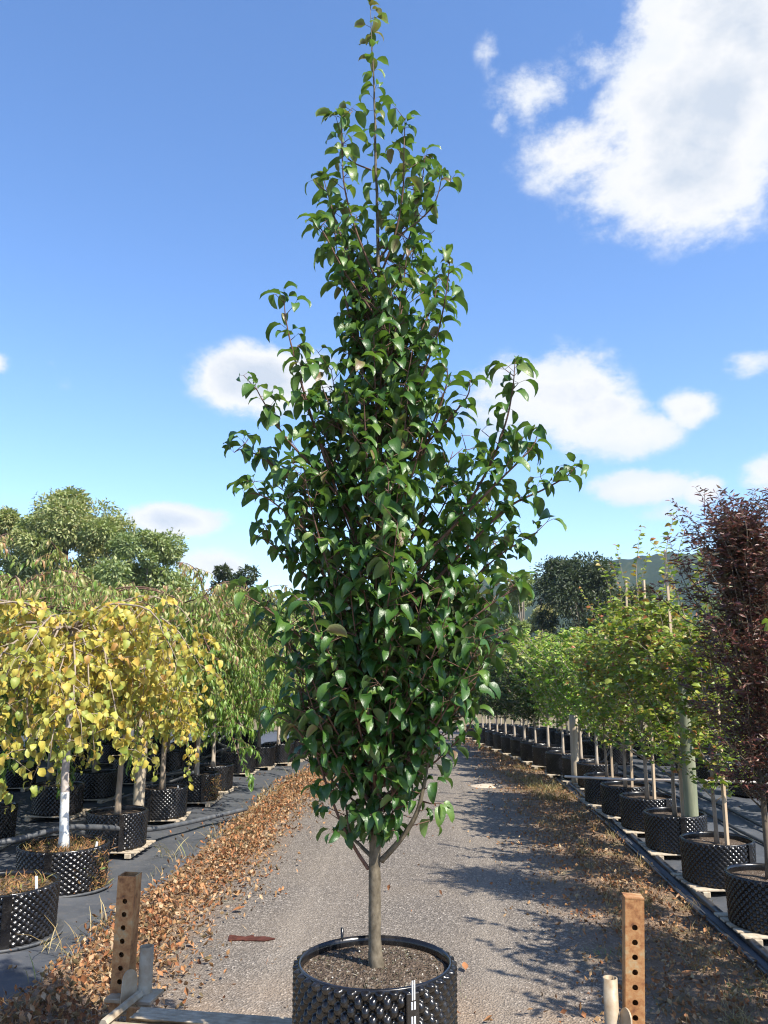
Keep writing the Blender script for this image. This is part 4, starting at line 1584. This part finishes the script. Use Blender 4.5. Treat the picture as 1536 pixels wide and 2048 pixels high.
# ================================================================== TRAILER with perforated posts
TR_Z = .486
TR_C = Vector((-.26, 4.12, 0))
TR_YAW = R_(-6.2)
tr = thing('trailer', 'flat trailer tray with ribbed timber edge and rusty perforated corner posts', 'trailer', (TR_C.x, TR_C.y, 0), None, TR_YAW)
obj('deck', bbox_mesh('deck', 'galv', -1.30, 1.30, -2.6, .0, TR_Z - .07, TR_Z - .004, .004), tr)
# grooved end plank
nb = 9
V, F_ = [], []
xs_ = np.linspace(-1.22, 1.22, 60)
for x in xs_:
    for i in range(nb * 4 + 1):
        u = i / (nb * 4)
        ph = (u * nb) % 1
        z = TR_Z + .014 - .016 * (abs(ph - .5) < .16) + .0025 * math.sin(x * 31 + i * .6) * (abs(ph - .5) < .3)
        V.append((x, .002 + .13 * u, z))
m_ = nb * 4 + 1
for j in range(len(xs_) - 1):
    for i in range(m_ - 1):
        F_.append((j * m_ + i, (j + 1) * m_ + i, (j + 1) * m_ + i + 1, j * m_ + i + 1))
nv = len(V)
for x in xs_:
    V.append((x, .132, TR_Z + .012))
    V.append((x, .132, TR_Z - .06))
for j in range(len(xs_) - 1):
    F_.append((nv + 2 * j, nv + 2 * j + 2, nv + 2 * j + 3, nv + 2 * j + 1))
obj('edge_plank', raw_mesh('edge_plank', np.array(V), F_, 'timber', True), tr)
obj('edge_rail', bbox_mesh('edge_rail', 'rust', -1.30, 1.30, .134, .150, TR_Z - .09, TR_Z + .006, .003), tr)
for k in (-1, 1):
    w_ = MB()
    prof = [(0.06, .08), (.20, .10), (.235, .085), (.24, 0), (.235, -.085), (.20, -.10), (.06, -.08)]
    V, F_ = [], []
    for (r, xo) in prof:
        for q_ in range(28):
            a = 6.28318 * q_ / 28
            V.append((xo, r * math.cos(a), r * math.sin(a)))
    for i in range(len(prof) - 1):
        for q_ in range(28):
            F_.append((i * 28 + q_, i * 28 + (q_ + 1) % 28, (i + 1) * 28 + (q_ + 1) % 28, (i + 1) * 28 + q_))
    obj('wheel', raw_mesh('wheel', np.array(V), F_, 'pipe_black', True), tr, (k * 1.05, -1.6, .24))
obj('axle', raw_mesh('axle', *tube([(-1.05, -1.6, .24), (1.05, -1.6, .24)], .03, 8), 'rust', True), tr)
obj('chassis', bbox_mesh('chassis', 'rust', -.8, .8, -2.5, -.1, TR_Z - .19, TR_Z - .072, .004), tr)


def perforated_post(w, h, wall, holes, pitch, first, hr, cap):
    """square tube, front and back faces pierced by a column of holes"""
    V, F_ = [], []

    def quad(a, b, c, d):
        n_ = len(V)
        V.extend([a, b, c, d])
        F_.append((n_, n_ + 1, n_ + 2, n_ + 3))

    hw = w / 2
    for (yy, sgn) in ((-hw, 1), (-hw + wall, -1), (hw, -1), (hw - wall, 1)):
        z0 = 0.0
        zs_ = [h - first - k * pitch for k in range(holes)][::-1]
        for zc in zs_:
            za, zb_ = zc - pitch / 2, zc + pitch / 2
            if za > z0 + 1e-5:
                q = [(-hw, yy, z0), (hw, yy, z0), (hw, yy, za), (-hw, yy, za)]
                quad(*(q if sgn > 0 else q[::-1]))
            za = max(za, z0)
            NS = 20
            n_ = len(V)
            for i in range(NS):
                a = 2 * math.pi * i / NS + math.pi / NS
                c, s = math.cos(a), math.sin(a)
                m_ = max(abs(c), abs(s))
                V.append((hr * c, yy, zc + hr * s))
                V.append((hw * c / m_, yy, zc + (zb_ - za) / 2 * s / m_))
            for i in range(NS):
                j = (i + 1) % NS
                q = (n_ + 2 * i, n_ + 2 * i + 1, n_ + 2 * j + 1, n_ + 2 * j)
                F_.append(q if sgn > 0 else q[::-1])
            z0 = zb_
        q = [(-hw, yy, z0), (hw, yy, z0), (hw, yy, h), (-hw, yy, h)]
        quad(*(q if sgn > 0 else q[::-1]))
        # hole walls
        if sgn > 0 and yy < 0 or (sgn < 0 and yy > 0):
            y2 = yy + (wall if yy < 0 else -wall)
            for zc in zs_:
                n_ = len(V)
                for i in range(20):
                    a = 2 * math.pi * i / 20 + math.pi / 20
                    V.append((hr * math.cos(a), yy, zc + hr * math.sin(a)))
                    V.append((hr * math.cos(a), y2, zc + hr * math.sin(a)))
                for i in range(20):
                    j = (i + 1) % 20
                    F_.append((n_ + 2 * i, n_ + 2 * j, n_ + 2 * j + 1, n_ + 2 * i + 1))
    for sx in (-1, 1):
        for xx, sg in ((sx * hw, 1), (sx * (hw - wall), -1)):
            q = [(xx, -hw, 0), (xx, hw, 0), (xx, hw, h), (xx, -hw, h)]
            quad(*(q if sg * sx > 0 else q[::-1]))
    # corner bead and top ring
    for (x0, x1, y0, y1) in ((-hw, hw, -hw, -hw + wall), (-hw, hw, hw - wall, hw), (-hw, -hw + wall, -hw, hw), (hw - wall, hw, -hw, hw)):
        quad((x0, y0, h), (x1, y0, h), (x1, y1, h), (x0, y1, h))
    if cap:
        v_, f_ = box(-hw - .001, hw + .001, -hw - .001, hw + .001, h + .001, h + .007)
        n_ = len(V)
        V.extend([tuple(a) for a in v_])
        F_.extend([tuple(i + n_ for i in q) for q in f_])
    return np.array(V), F_


def world_to_tr(P):
    return Matrix.Rotation(-TR_YAW, 4, 'Z') @ (Vector(P) - Vector((TR_C.x, TR_C.y, 0)))


def post(pxc, ptop, Y, w, first, pitch, lean, cap, label, hr):
    q = world_to_tr(at_y(pxc, ptop, Y))
    h = q.z - (TR_Z - .10)
    V, F_ = perforated_post(w, h, .006, 9, pitch, first, hr, cap)
    o = obj('corner_post', raw_mesh('corner_post', V, F_, 'rust', False), tr, (q.x - math.sin(lean) * h, q.y, TR_Z - .10))
    o.rotation_euler = (0, lean, -TR_YAW * .6)
    o['label'] = label
    return o, q, h


pl, ql, hl = post(260, 1748, 4.62, .094, .125, .0655, R_(1.0), False, 'rusty square post with holes and open jagged top', .0135)
pr, qr, hr_ = post(1266, 1794, 4.30, .088, .125, .0655, R_(2.6), True, 'rusty square post with holes and capped top', .0135)


def socket(pxc, ptop, Y, r, label):
    q = world_to_tr(at_y(pxc, ptop, Y))
    h = q.z - (TR_Z - .12)
    V, F_ = [], []
    for (rr_, z) in ((r, 0), (r, h), (r - .006, h), (r - .006, h - .3)):
        for k in range(24):
            a = 6.28318 * k / 24
            V.append((rr_ * math.cos(a), rr_ * math.sin(a), z))
    for i in range(3):
        for k in range(24):
            F_.append((i * 24 + k, i * 24 + (k + 1) % 24, (i + 1) * 24 + (k + 1) % 24, (i + 1) * 24 + k))
    o = obj('round_socket', raw_mesh('round_socket', np.array(V), F_, 'galv', True), tr, (q.x, q.y, TR_Z - .12))
    o['label'] = label
    return q


sl = socket(294, 1892, 4.60, .036, 'short open round tube beside the jagged post')
sr = socket(1220, 1955, 4.28, .034, 'short open round tube beside the capped post')


def bracket(side, q, base):
    """rounded lug plate with a slot, welded at the foot of a post, and a brace running to the deck"""
    n_ = 16
    prof = [(-.05, -.10), (.05, -.10)]
    for k in range(n_ + 1):
        a = math.pi * k / n_
        prof.append((.045 * math.cos(a), .05 + .05 * math.sin(a)))
    V = [(x, -.004, z) for x, z in prof] + [(x, .004, z) for x, z in prof]
    m_ = len(prof)
    F_ = [tuple(range(m_)), tuple(reversed(range(m_, 2 * m_)))] + [(i, i + m_, (i + 1) % m_ + m_, (i + 1) % m_) for i in range(m_)]
    o = obj('lug_plate', raw_mesh('lug_plate', np.array(V), F_, 'galv', False), tr, base)
    o.rotation_euler = (R_(-8), R_(8 * side), R_(62 * side))
    br = Vector((base[0] + side * .02, base[1] - .30, TR_Z + .0))
    v, f = tube([Vector(base) + Vector((side * .05, .02, -.02)), br], .022, 6)
    obj('brace', raw_mesh('brace', v, f, 'galv', False), tr)


bracket(1, ql, (ql.x + .075, ql.y - .10, TR_Z + .035))
bracket(-1, qr, (qr.x - .070, qr.y - .09, TR_Z + .02))
obj('foot_plate', bbox_mesh('foot_plate', 'galv', ql.x - .05, ql.x + .20, ql.y - .12, ql.y + .05, TR_Z - .02, TR_Z + .0, .003), tr)
obj('foot_plate', bbox_mesh('foot_plate', 'galv', qr.x - .17, qr.x + .05, qr.y - .12, qr.y + .05, TR_Z - .02, TR_Z + .0, .003), tr)

# ================================================================== MAIN POT
TY = 3.80
rim_c = at_y(750, 1921, TY)
TX, RIMZ = rim_c.x, rim_c.z
MP_R, MP_H = .322, RIMZ - TR_Z
mp = thing('nursery_pot', 'large glossy black dimpled pot on the trailer tray holding the tall pear tree', 'pot', (TX, TY, TR_Z))
v, f = pot_mesh(MP_R, MP_H, 37, 14, 8, .028, .01)
obj('pot_wall', raw_mesh('pot_wall', v, f, 'pot', True), mp)
v, f = rim_mesh(MP_R, MP_H, 80)
obj('pot_rim', raw_mesh('pot_rim', v, f, 'pot', True), mp)
# knobs seen from inside along the rim
v, f = soil_mesh(MP_R - .008, MP_H - .038, 72, .018, 22)
obj('soil', raw_mesh('soil', v, f, 'soil', True), mp)
sa = math.atan2(-1, 0) + .50
st = obj('seam_strip', bbox_mesh('seam_strip', 'pot', -.028, .028, -.008, .012, .0, MP_H - .01, .003), mp, ((MP_R + .026) * math.cos(sa), (MP_R + .026) * math.sin(sa), 0))
st.rotation_euler = (0, 0, sa + math.pi / 2)
tgm = bbox_mesh('tag_mark', 'tag_mark', -.0035, .0035, -.0105, -.0065, -.014, .014, .0005)
for k in range(8):
    for sx in (-1, 1):
        obj('buckle_mark', tgm, st, (sx * .006, 0, MP_H - .055 - .052 * k))
tp_ = obj('strip_end', bbox_mesh('strip_end', 'tag_white', -.007, -.002, -.011, -.007, MP_H - .035, MP_H + .035, .0008), st)
tp_ = obj('strip_end', bbox_mesh('strip_end', 'tag_white', .002, .007, -.011, -.007, MP_H - .035, MP_H + .035, .0008), st)
pa = math.radians(122)
v, f = tube([(MP_R * math.cos(pa), MP_R * math.sin(pa), MP_H - .06), (MP_R * math.cos(pa), MP_R * math.sin(pa), MP_H + .045)], .007, 8)
obj('peg', raw_mesh('peg', v, f, 'pot', True), mp)
# crumbs of bark and perlite on the soil
n = 1500
a_, q_ = RNG.uniform(0, 6.283, n), (MP_R - .03) * np.sqrt(RNG.random(n))
P = np.stack([q_ * np.cos(a_), q_ * np.sin(a_), MP_H - .036 + .018 * (1 - (q_ / MP_R) ** 2)], 1)
tpl = [leaf_template(.012, .009, 2, 10, -10, 30, tipw=.3), leaf_template(.017, .006, 2, 0, 10, 40, tipw=.3)]
o = obj('soil_crumbs', leaf_mesh('soil_crumbs', 'crumb', tpl, P, RNG.normal(0, 1, (n, 3)) * [1, 1, .4], RNG.uniform(.25, .8, n), np.clip(RNG.normal(.35, .35, n), 0, 1), RNG.normal(0, 1, n)), mp)
o['kind'] = 'stuff'

# ================================================================== MAIN TREE
rs = random.Random(3)
SOILZ = RIMZ - .030
ENV = [(0, 742, 742), (20, 730, 768), (100, 724, 784), (200, 715, 788), (230, 690, 800), (270, 670, 830), (330, 652, 862), (380, 640, 890), (440, 645, 868), (500, 648, 860), (560, 655, 850), (620, 655, 862),
       (680, 640, 880), (740, 600, 905), (790, 560, 930), (840, 530, 960), (890, 515, 1020), (940, 505, 1055), (1000, 505, 1070), (1060, 525, 1070), (1120, 530, 1045), (1180, 515, 1035), (1240, 520, 1030),
       (1300, 530, 1010), (1360, 550, 985), (1420, 560, 968), (1480, 590, 940), (1540, 625, 915), (1590, 640, 890), (1640, 660, 850), (1680, 690, 820), (1705, 740, 765)]
EY, EL, ER = (np.array([e[k] for e in ENV], float) for k in range(3))


def tp(x, y, dy=0.0):
    return at_y(x, y, TY + dy)


TRUNK = [(753, 1943), (752, 1925), (750, 1890), (749, 1820), (750, 1740), (752, 1640), (753, 1540), (754, 1440), (755, 1340), (757, 1240), (758, 1140), (759, 1040), (758, 940), (758, 840), (757, 740), (757, 640), (757, 540), (755, 440), (752, 340), (750, 240), (748, 160), (743, 90), (741, 20)]
tpts = [tp(x, y) for x, y in TRUNK]
trad = [.038, .034, .028, .0265, .026, .025, .0225, .0215, .020, .0185, .017, .0155, .014, .013, .0115, .010, .009, .0078, .0065, .0052, .0042, .003, .0015]
TBASE = Vector((tpts[0].x, tpts[0].y, SOILZ - .03))
tpts[0] = TBASE.copy()
pear = thing('pear_tree', 'tall glossy green pear tree in the large black pot on the trailer', 'tree', TBASE)


def loc(pts):
    return [Vector(p) - TBASE for p in pts]


# refine the trunk with small knuckles
tp2, tr2 = [], []
for i in range(len(tpts) - 1):
    for k in range(4):
        f = k / 4
        tp2.append(tpts[i].lerp(tpts[i + 1], f) + Vector((rs.gauss(0, .0012), rs.gauss(0, .0012), 0)))
        tr2.append((trad[i] * (1 - f) + trad[i + 1] * f) * (1 + rs.gauss(0, .025)))
tp2.append(tpts[-1])
tr2.append(.0015)
mb = MB().add(*tube(loc(tp2), tr2, 16), 0)
obj('trunk', mb.mesh('trunk', 'pear_bark'), pear)


def trunk_pt(y):
    ysr = [t[1] for t in TRUNK][::-1]
    i = int(np.clip(np.searchsorted(ysr, y) - 1, 0, len(ysr) - 2))
    f = (y - ysr[i]) / (ysr[i + 1] - ysr[i])
    k = len(TRUNK) - 1 - i
    return tpts[k].lerp(tpts[k - 1], f)


L_P, L_D, L_S, L_T, L_W = [], [], [], [], []
PT = [leaf_template(.110, .050, 6, 15, -80, 30, pet=.036, wave=.10, peak=.40, tipw=.015), leaf_template(.114, .047, 6, 5, -100, 36, pet=.038, wave=.15, peak=.40, tipw=.015),
      leaf_template(.100, .054, 6, -20, -85, 22, pet=.034, wave=.22, peak=.38, tipw=.015), leaf_template(.108, .050, 6, 28, -65, 28, pet=.036, wave=.3, peak=.40, tipw=.015),
      leaf_template(.098, .053, 6, -35, -100, 18, pet=.032, wave=.12, peak=.38, tipw=.015)]


def add_leaf(p, d, s=1.0, t=None, w=None):
    u, v_, f_ = to_px(p)
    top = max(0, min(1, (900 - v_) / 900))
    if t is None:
        t = rs.gauss(.32 + .34 * top - .22 * max(0, min(1, (v_ - 1150) / 350)), .20)  # paler towards the top, darker low down: sun and shade put in the tint
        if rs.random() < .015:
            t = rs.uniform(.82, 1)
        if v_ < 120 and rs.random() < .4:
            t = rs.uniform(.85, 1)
    L_P.append(tuple(p))
    L_D.append(tuple(d))
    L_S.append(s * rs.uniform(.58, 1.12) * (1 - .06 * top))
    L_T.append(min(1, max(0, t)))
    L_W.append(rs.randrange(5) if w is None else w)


def catmull(pts, m=6):
    P = []
    n_ = len(pts)
    for i in range(n_ - 1):
        p0, p1, p2, p3 = pts[max(i - 1, 0)], pts[i], pts[i + 1], pts[min(i + 2, n_ - 1)]
        for k in range(m):
            t = k / m
            P.append(.5 * ((2 * p1) + (p2 - p0) * t + (2 * p0 - 5 * p1 + 4 * p2 - p3) * t * t + (3 * p1 - p0 - 3 * p2 + p3) * t ** 3))
    P.append(pts[-1])
    return P


twigs = MB()


def branch(pts, r0, r1, name='branch'):
    v, f = tube(loc(pts), np.linspace(r0, r1, len(pts)), 8)
    o = obj(name, raw_mesh(name, v, f, 'pear_twig' if r0 < .009 else 'pear_bark', True), pear)
    return o


def leafy(pts, f0, step, s=1.0, spur=False, cl=None):
    """leaves set alternately along a path from fraction f0 on"""
    L = 0
    nxt = 0
    total = sum((pts[i + 1] - pts[i]).length for i in range(len(pts) - 1))
    k = rs.randrange(10)
    for i in range(len(pts) - 1):
        seg = (pts[i + 1] - pts[i])
        L += seg.length
        if L / total < f0:
            continue
        while nxt < L:
            if nxt / total >= f0:
                a = k * 2.4 + rs.uniform(-.5, .5)
                d = Vector((math.cos(a), math.sin(a), rs.uniform(-.1, .35)))
                if spur:
                    yield pts[i + 1], d
                else:
                    add_leaf(pts[i + 1], d, s)
                k += 1
            nxt += step * rs.uniform(.7, 1.3)


# shoots that stick out of the outline, as seen in the photograph: points, depth, radius, first leafy fraction, leaf spacing
SH = [
    ([(742, 340), (690, 310), (684, 232)], [0, -.05, -.08], .006, .3, .035), ([(752, 560), (715, 470), (690, 380), (684, 300), (683, 232)], [0, -.08, -.12, -.14, -.15], .008, .35, .030),
    ([(757, 560), (790, 470), (806, 380), (808, 300), (810, 240)], [0, -.06, -.10, -.12, -.12], .008, .35, .030), ([(757, 520), (815, 440), (842, 370), (850, 312)], [0, .05, .08, .10], .008, .3, .028),
    ([(757, 620), (700, 520), (668, 430), (648, 360)], [0, .05, .08, .08], .008, .25, .030), ([(757, 640), (690, 545), (650, 470), (630, 445)], [0, -.1, -.14, -.14], .007, .3, .03),
    ([(757, 500), (860, 420), (885, 345)], [0, -.08, -.10], .007, .35, .028),
    ([(758, 900), (820, 800), (868, 690), (890, 600), (900, 520)], [0, -.12, -.18, -.20, -.20], .010, .3, .034), ([(757, 760), (830, 680), (868, 600), (872, 560)], [0, .08, .12, .12], .008, .3, .03),
    ([(757, 1180), (680, 1000), (625, 840), (590, 720), (572, 640), (568, 590)], [0, -.1, -.14, -.16, -.18, -.18], .012, .35, .034),
    ([(757, 1100), (650, 960), (575, 880), (525, 800), (512, 775)], [0, -.15, -.22, -.26, -.26], .010, .4, .034), ([(757, 1150), (640, 1020), (545, 930), (490, 900), (468, 905)], [0, .02, .05, .06, .06], .009, .4, .03),
    ([(757, 1220), (640, 1090), (540, 1000), (488, 985)], [0, -.12, -.18, -.20], .009, .4, .032), ([(755, 1300), (630, 1170), (545, 1090), (515, 1075)], [0, .1, .14, .15], .009, .4, .032),
    ([(755, 1400), (620, 1290), (530, 1215), (478, 1185)], [0, -.14, -.22, -.25], .009, .45, .032), ([(755, 1380), (640, 1330), (540, 1270), (510, 1240)], [0, .1, .12, .12], .008, .4, .03),
    ([(758, 1250), (880, 1090), (970, 950), (1010, 850), (1025, 780), (1030, 725)], [0, -.1, -.15, -.18, -.18, -.18], .012, .35, .030),
    ([(758, 1280), (900, 1130), (1010, 1020), (1085, 980), (1130, 955), (1150, 935)], [0, -.05, -.08, -.08, -.08, -.08], .011, .4, .030),
    ([(758, 1200), (900, 1060), (1000, 960), (1060, 900), (1075, 870)], [0, -.18, -.26, -.28, -.28], .010, .4, .03), ([(757, 1320), (900, 1200), (1000, 1110), (1075, 1065)], [0, .05, .08, .08], .010, .4, .03),
    ([(757, 1400), (880, 1290), (980, 1210), (1045, 1170)], [0, -.1, -.16, -.18], .009, .4, .03), ([(755, 1500), (860, 1420), (950, 1350), (1000, 1290)], [0, .08, .12, .12], .009, .4, .03),
    ([(758, 1000), (860, 880), (930, 800), (940, 765)], [0, -.2, -.28, -.30], .009, .4, .03), ([(758, 1040), (850, 880), (890, 780), (895, 740)], [0, -.22, -.30, -.32], .009, .35, .03),
    ([(752, 1580), (640, 1510), (585, 1450), (545, 1430)], [0, -.1, -.16, -.18], .008, .35, .032), ([(752, 1600), (850, 1540), (925, 1470), (955, 1420)], [0, .08, .10, .10], .008, .4, .032),
    ([(752, 1290), (740, 1240), (715, 1120)], [-.02, -.25, -.33], .008, .4, .03), ([(755, 1180), (780, 1080), (800, 960)], [-.02, -.25, -.34], .008, .35, .03),
    ([(755, 1420), (775, 1330), (790, 1230)], [-.02, -.25, -.33], .008, .35, .032), ([(755, 1020), (735, 920), (728, 800)], [-.02, -.22, -.28], .008, .35, .03), ([(754, 1500), (700, 1420), (670, 1330)], [-.02, -.22, -.30], .008, .35, .032),
]
for (pl_, dl, r, f0, stp) in SH:
    pts = catmull([tp(x, y, d) for (x, y), d in zip(pl_, dl)], 7)
    branch(pts, r * .72, .0018)
    leafy(pts, f0, stp) if False else [None for _ in leafy(pts, f0, stp)]
    for q in range(2):          # leaf pair at the tip
        a = rs.uniform(0, 6.28)
        add_leaf(pts[-1], (math.cos(a), math.sin(a), .9), .7)
    # short spurs with clusters on the inner half
    for (p_, d_) in leafy(pts, .22, .07, spur=True):
        if rs.random() < .8:
            e = p_ + (Vector(d_) * .6 + Vector((0, 0, .5))).normalized() * rs.uniform(.03, .10)
            twigs.add(*tube(loc([p_, e]), [.0025, .0015], 4), 0)
            for q in range(rs.randint(2, 4)):
                a = rs.uniform(0, 6.28)
                add_leaf(e, (math.cos(a), math.sin(a), rs.uniform(-.1, .4)))
# the leader
ld = [p_ for p_ in tp2 if p_.z > tp(750, 520).z]
[None for _ in leafy(ld, 0, .027)]
for q in range(3):
    add_leaf(tpts[-1], (rs.gauss(0, 1), rs.gauss(0, 1), 1.2), .6, t=.95)

# two low forks and the lowest twigs
low = [([(737, 1738), (712, 1700), (680, 1640), (650, 1560), (625, 1480), (600, 1380)], [0, -.02, -.05, -.08, -.1, -.1], .0085), ([(742, 1712), (722, 1692), (700, 1665), (690, 1600), (668, 1500)], [0, .03, .06, .08, .1], .0095),
       ([(762, 1722), (800, 1680), (832, 1630), (848, 1570), (860, 1500), (885, 1400), (910, 1290)], [0, -.02, -.04, -.05, -.05, -.06, -.06], .0135), ([(760, 1660), (790, 1620), (815, 1610)], [0, -.05, -.08], .005)]
for (pl_, dl, r) in low:
    pts = catmull([tp(x, y, d) for (x, y), d in zip(pl_, dl)], 7)
    branch(pts, r, .003)
    for (p_, d_) in leafy(pts, .17, .030, spur=True):
        e = p_ + (Vector(d_) * .8 + Vector((0, 0, .15))).normalized() * rs.uniform(.04, .14)
        twigs.add(*tube(loc([p_, e]), [.0025, .0015], 4), 0)
        for q in range(rs.randint(2, 4)):
            a = rs.uniform(0, 6.28)
            add_leaf(e, (math.cos(a), math.sin(a), rs.uniform(-.3, .3)), .88, w=rs.choice((0, 1, 2, 3, 4)))
# short spurs straight from the trunk, hanging round the fork
for k in range(135):
    y0 = 1240 + 450 * rs.random()
    a = rs.uniform(0, 6.283)
    p_ = trunk_pt(y0)
    lo, hi = np.interp(y0, EY, EL), np.interp(y0, EY, ER)
    e = p_ + Vector((math.cos(a), math.sin(a), .35)) * rs.uniform(.08, .30) * min(1, (hi - lo) / 330)
    m_ = p_.lerp(e, .5) + Vector((0, 0, .02))
    twigs.add(*tube(loc([p_, m_, e]), [.0035, .0028, .0015], 4), 0)
    for q in range(rs.randint(3, 5)):
        aa = rs.uniform(0, 6.28)
        add_leaf(m_.lerp(e, rs.uniform(.2, 1)), (math.cos(aa), math.sin(aa), rs.uniform(-.35, .35)), .85, w=rs.choice((0, 1, 2, 3, 4)))
# the sunlit sprig hanging out beside the low fork
a0, e0 = tp(847, 1603, -.05), tp(878, 1606, -.10)
twigs.add(*tube(loc([a0, a0.lerp(e0, .5) + Vector((0, 0, -.006)), e0]), [.004, .003, .002], 5), 0)
for (dx, dy_, dz, s) in ((.5, -1, -.1, 1.1), (1, -.4, .1, 1.0), (.9, -.8, -.3, 1.05), (.1, -1, -.3, 1.0)):
    add_leaf(e0, (dx, dy_, dz), s, t=.62, w=2)

# inner limbs on all sides
for k in range(100):
    y0 = 620 + 1030 * rs.random() ** .55
    y1 = max(300, y0 - rs.uniform(200, 400) * (1 if y0 < 1450 else .8))
    a = k * 2.399 + rs.uniform(-.4, .4)
    cx = (np.interp(y1, EY, EL) + np.interp(y1, EY, ER)) / 2
    Rpx = (np.interp(y1, EY, ER) - np.interp(y1, EY, EL)) / 2 * (rs.uniform(.45, .88) if y1 < 1000 else rs.uniform(.55, 1.0))
    base = trunk_pt(y0)
    tgt0 = tp(cx, y1)
    Rm_ = (tp(cx + Rpx, y1) - tgt0).length
    tgt = tgt0 + Vector((math.cos(a) * Rm_, math.sin(a) * Rm_ * .9, 0))
    ctl = base.lerp(tgt, .5) + Vector((math.cos(a), math.sin(a), 0)) * Rm_ * .22
    pts = [base * (1 - t) ** 2 + ctl * 2 * t * (1 - t) + tgt * t * t for t in [i / 16 for i in range(17)]]
    branch(pts, rs.uniform(.005, .008), .0018)
    for (p_, d_) in leafy(pts, .25, .045, spur=True):
        d2 = (Vector(d_) + Vector((0, 0, .45))).normalized()
        e = p_ + d2 * rs.uniform(.03, .16)
        u, v_, f_ = to_px(e)
        lo, hi = np.interp(v_, EY, EL), np.interp(v_, EY, ER)
        if not (lo - 8 < u < hi + 8):
            continue
        twigs.add(*tube(loc([p_, e]), [.0025, .0015], 4), 0)
        for q in range(rs.randint(2, 4)):
            aa = rs.uniform(0, 6.28)
            add_leaf(p_.lerp(e, rs.uniform(.4, 1)), (math.cos(aa), math.sin(aa), rs.uniform(-.25, .4)), 1.0 - .08 * (v_ > 1300))
tw = obj('twigs', twigs.mesh('twigs', 'pear_twig'), pear)
tw['kind'] = 'stuff'

L_P, L_D, L_S, L_T, L_W = (np.array(x) for x in (L_P, L_D, L_S, L_T, L_W))
NL = len(L_P)
L_R = RNG.normal(0, .35, NL)
# the 300 that show largest: near side or outline of the crown
u, v_, f_ = to_px(L_P)
ax = np.interp(v_, EY, (EL + ER) / 2)
hw = np.interp(v_, EY, (ER - EL) / 2)
front = (TY - L_P[:, 1])
score = L_S / f_ * 3.6 + 1.0 * np.clip(front, -.4, .5) + .45 * np.clip((np.abs(u - ax) - hw * .85) / 60, 0, 1.2) + RNG.normal(0, .05, NL)
order = np.argsort(-score)
big = order[:300]
rest = order[300:]
Rm = frames(L_D, L_R)
lm_cache = {}
TQ = [.08, .25, .42, .58, .75, .95]
for i in big:
    k = (int(L_W[i]), int(np.argmin([abs(L_T[i] - t) for t in TQ])))
    if k not in lm_cache:
        tv, tf, tm = PT[k[0]]
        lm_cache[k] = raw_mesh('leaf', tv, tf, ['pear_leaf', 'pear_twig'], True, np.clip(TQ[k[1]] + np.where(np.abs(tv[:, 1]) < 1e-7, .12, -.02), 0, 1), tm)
    o = obj('leaf', lm_cache[k], pear)
    mtx = Matrix(Rm[i].tolist()).to_4x4()
    o.location = Vector(L_P[i]) - TBASE
    o.rotation_euler = mtx.to_euler()
    s = float(L_S[i])
    o.scale = (s, s, s)
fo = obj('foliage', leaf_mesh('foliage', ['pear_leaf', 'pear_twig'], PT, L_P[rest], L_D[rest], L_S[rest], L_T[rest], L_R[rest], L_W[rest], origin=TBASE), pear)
fo['kind'] = 'stuff'
print('pear leaves', NL, NLEAF)

# ------------------------------------------------------------------ haze: the far hill fades to blue
hv = bpy.data.materials.new('haze')
hv.use_nodes = True
ht = NT(hv.node_tree)
ht.n.clear()
pv = ht.new('ShaderNodeVolumePrincipled')
pv.inputs['Color'].default_value = (.62, .78, 1.0, 1)
pv.inputs['Density'].default_value = 0.00017
pv.inputs['Anisotropy'].default_value = 0.1
ho = ht.new('ShaderNodeOutputMaterial')
ht.l.new(pv.outputs[0], ho.inputs['Volume'])
M['haze'] = hv
v, f = box(-1650, 1650, -1450, 1450, -8, 150)
hz = obj('haze', raw_mesh('haze', v, f, 'haze', False))
hz['kind'] = 'stuff'
tag(hz, 'thin pale blue haze in the air that fades the far hill', 'haze')
